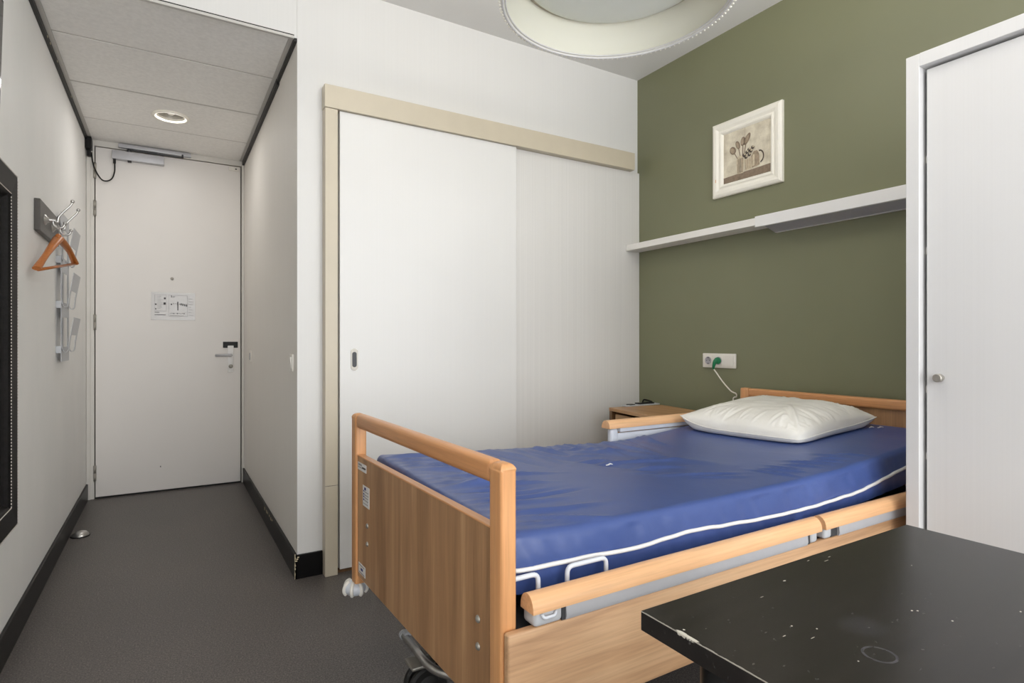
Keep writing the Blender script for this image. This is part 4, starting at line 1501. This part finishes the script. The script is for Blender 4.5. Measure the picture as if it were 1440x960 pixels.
def pil(u, v):
    """u along x, v along y, both 0..1 -> plan point with pulled-in edges"""
    a, b = 2 * u - 1, 2 * v - 1
    p = (P00 * (1 - u) + P10 * u) * (1 - v) + (P01 * (1 - u) + P11 * u) * v
    c = (P00 + P10 + P01 + P11) / 4
    k = 1 - (0.075 if u < 0.5 and v < 0.5 else 0.0) * (abs(a) * abs(b)) ** 6
    k -= 0.07 * (1 - a * a) * b * b * 0.9 - 0.07 * (1 - b * b) * a * a * 0.9
    return c + (p - c) * k


def pil_h(u, v):
    a, b = abs(2 * u - 1), abs(2 * v - 1)
    return (max(0, 1 - a ** 3.2) ** 0.50) * (max(0, 1 - b ** 3.8) ** 0.48)


rnd = random.Random(5)
PR = []
for k in range(40):
    side = rnd.choice('abcd')
    s = rnd.random()
    q = rnd.uniform(.10, .26)
    j = rnd.uniform(-.07, .07)
    if side == 'a':
        PR.append((0.02, s, q, s + j))
    elif side == 'b':
        PR.append((0.98, s, 1 - q, s + j))
    elif side == 'c':
        PR.append((s, 0.02, s + j, q))
    else:
        PR.append((s, 0.98, s + j, 1 - q))
for c in ((0.03, 0.03), (0.97, 0.03), (0.03, 0.97), (0.97, 0.97)):
    for k in range(3):
        PR.append((c[0], c[1], 0.5 + (c[0] - 0.5) * 0.35 + rnd.uniform(-.1, .1), 0.5 + (c[1] - 0.5) * 0.35 + rnd.uniform(-.1, .1)))


PF = []
for k in range(34):        # short gathers along the two long edges
    v = rnd.random()
    if k % 2:
        PF.append((0.03, v, rnd.uniform(.10, .24), v + rnd.uniform(-.05, .05)))
    else:
        q = rnd.random()
        PF.append((q, 0.03, q + rnd.uniform(-.06, .06), rnd.uniform(.08, .2)))


def pil_w(u, v):
    s = 0
    for i, r in enumerate(PR):
        s += ridge(u, v, *r, 0.012, 0.0048 * (1 if i % 3 else -1))
    for i, r in enumerate(PF):
        s += ridge(u, v, *r, 0.008, 0.0040 * (1 if i % 2 else -1))
    return s + 0.004 * noise.noise(Vector((u * 5, v * 6, 1))) + 0.0022 * noise.noise(Vector((u * 14, v * 9, 4)))


def seam_z(u, v, p):
    a, b = 2 * u - 1, 2 * v - 1
    base = mtop(min(p.x, 2.5), p.y) + 0.024
    tips = (abs(a) * abs(b)) ** 3
    base += 0.034 * tips * (1.2 if v > 0.5 else (0.5 if u > 0.5 else -0.2))
    return base


def pvert(u, v, top):
    p = pil(u, v)
    h = pil_h(u, v)
    s = seam_z(u, v, p)
    if top:
        z = s + 0.092 * h + 1.25 * pil_w(u, v) * min(1, h * 2.6) * (1.0 if v < 0.6 else max(0.12, 1 - (v - 0.6) * 3.2)) * (1.0 if u < 0.75 else max(0.3, 1 - (u - 0.75) * 3))
    else:
        z = max(s - 0.085 * h, mtop(min(p.x, 2.5), p.y) + 0.005)
    return (p.x, p.y, z)


tv = [[bm.verts.new(pvert(i / NU, j / NV, True)) for j in range(NV + 1)] for i in range(NU + 1)]
bv = [[tv[i][j] if i in (0, NU) or j in (0, NV) else bm.verts.new(pvert(i / NU, j / NV, False)) for j in range(NV + 1)] for i in range(NU + 1)]
for i in range(NU):
    for j in range(NV):
        bm.faces.new((tv[i][j], tv[i + 1][j], tv[i + 1][j + 1], tv[i][j + 1]))
        if len({bv[i][j], bv[i + 1][j], bv[i + 1][j + 1], bv[i][j + 1]}) == 4:
            bm.faces.new((bv[i][j], bv[i][j + 1], bv[i + 1][j + 1], bv[i + 1][j]))
pw_ = obj('pillow', bm, M_PILLOW, smooth=80)
tag(pw_, 'white pillow lying on the blue mattress against the headboard', 'pillow')
bm = B()
edge = [(i / NU, 0) for i in range(NU)] + [(1, j / NV) for j in range(NV)] + [(1 - i / NU, 1) for i in range(NU)] + [(0, 1 - j / NV) for j in range(NV)]
tube(bm, [pvert(u, v, True) for u, v in edge], 0.0022, 6, closed=True)
obj('seam', bm, M_PILLOW, pw_)

# ------------------------------------------------------------------ black table in the foreground
TX0, TX1, TY0, TY1, TZ = 0.529, 1.216, -0.85, 0.556, 0.75
t = thing('table', (0.87, -0.15, 0), 'black brown wooden table with scratches in front of the wardrobe', 'table')
bm = B(); box(bm, TX0, TX1, TY0, TY1, TZ - 0.0255, TZ, 0.0008, 1)
tt = obj('tabletop', bm, M_TABLE, t)
for x, y in ((0.592, 0.480), (TX1 - 0.065, 0.480), (0.592, TY0 + 0.07), (TX1 - 0.065, TY0 + 0.07)):
    bm = B()
    cyl(bm, (x, y, 0.0), (x, y, TZ - 0.0255), 0.025, seg=28)
    lathe(bm, [(0.045, 0.0), (0.045, -0.004), (0.026, -0.008)], (x, y, TZ - 0.0255), 2, 28)
    obj('leg', bm, M_DARK, t, smooth=40)
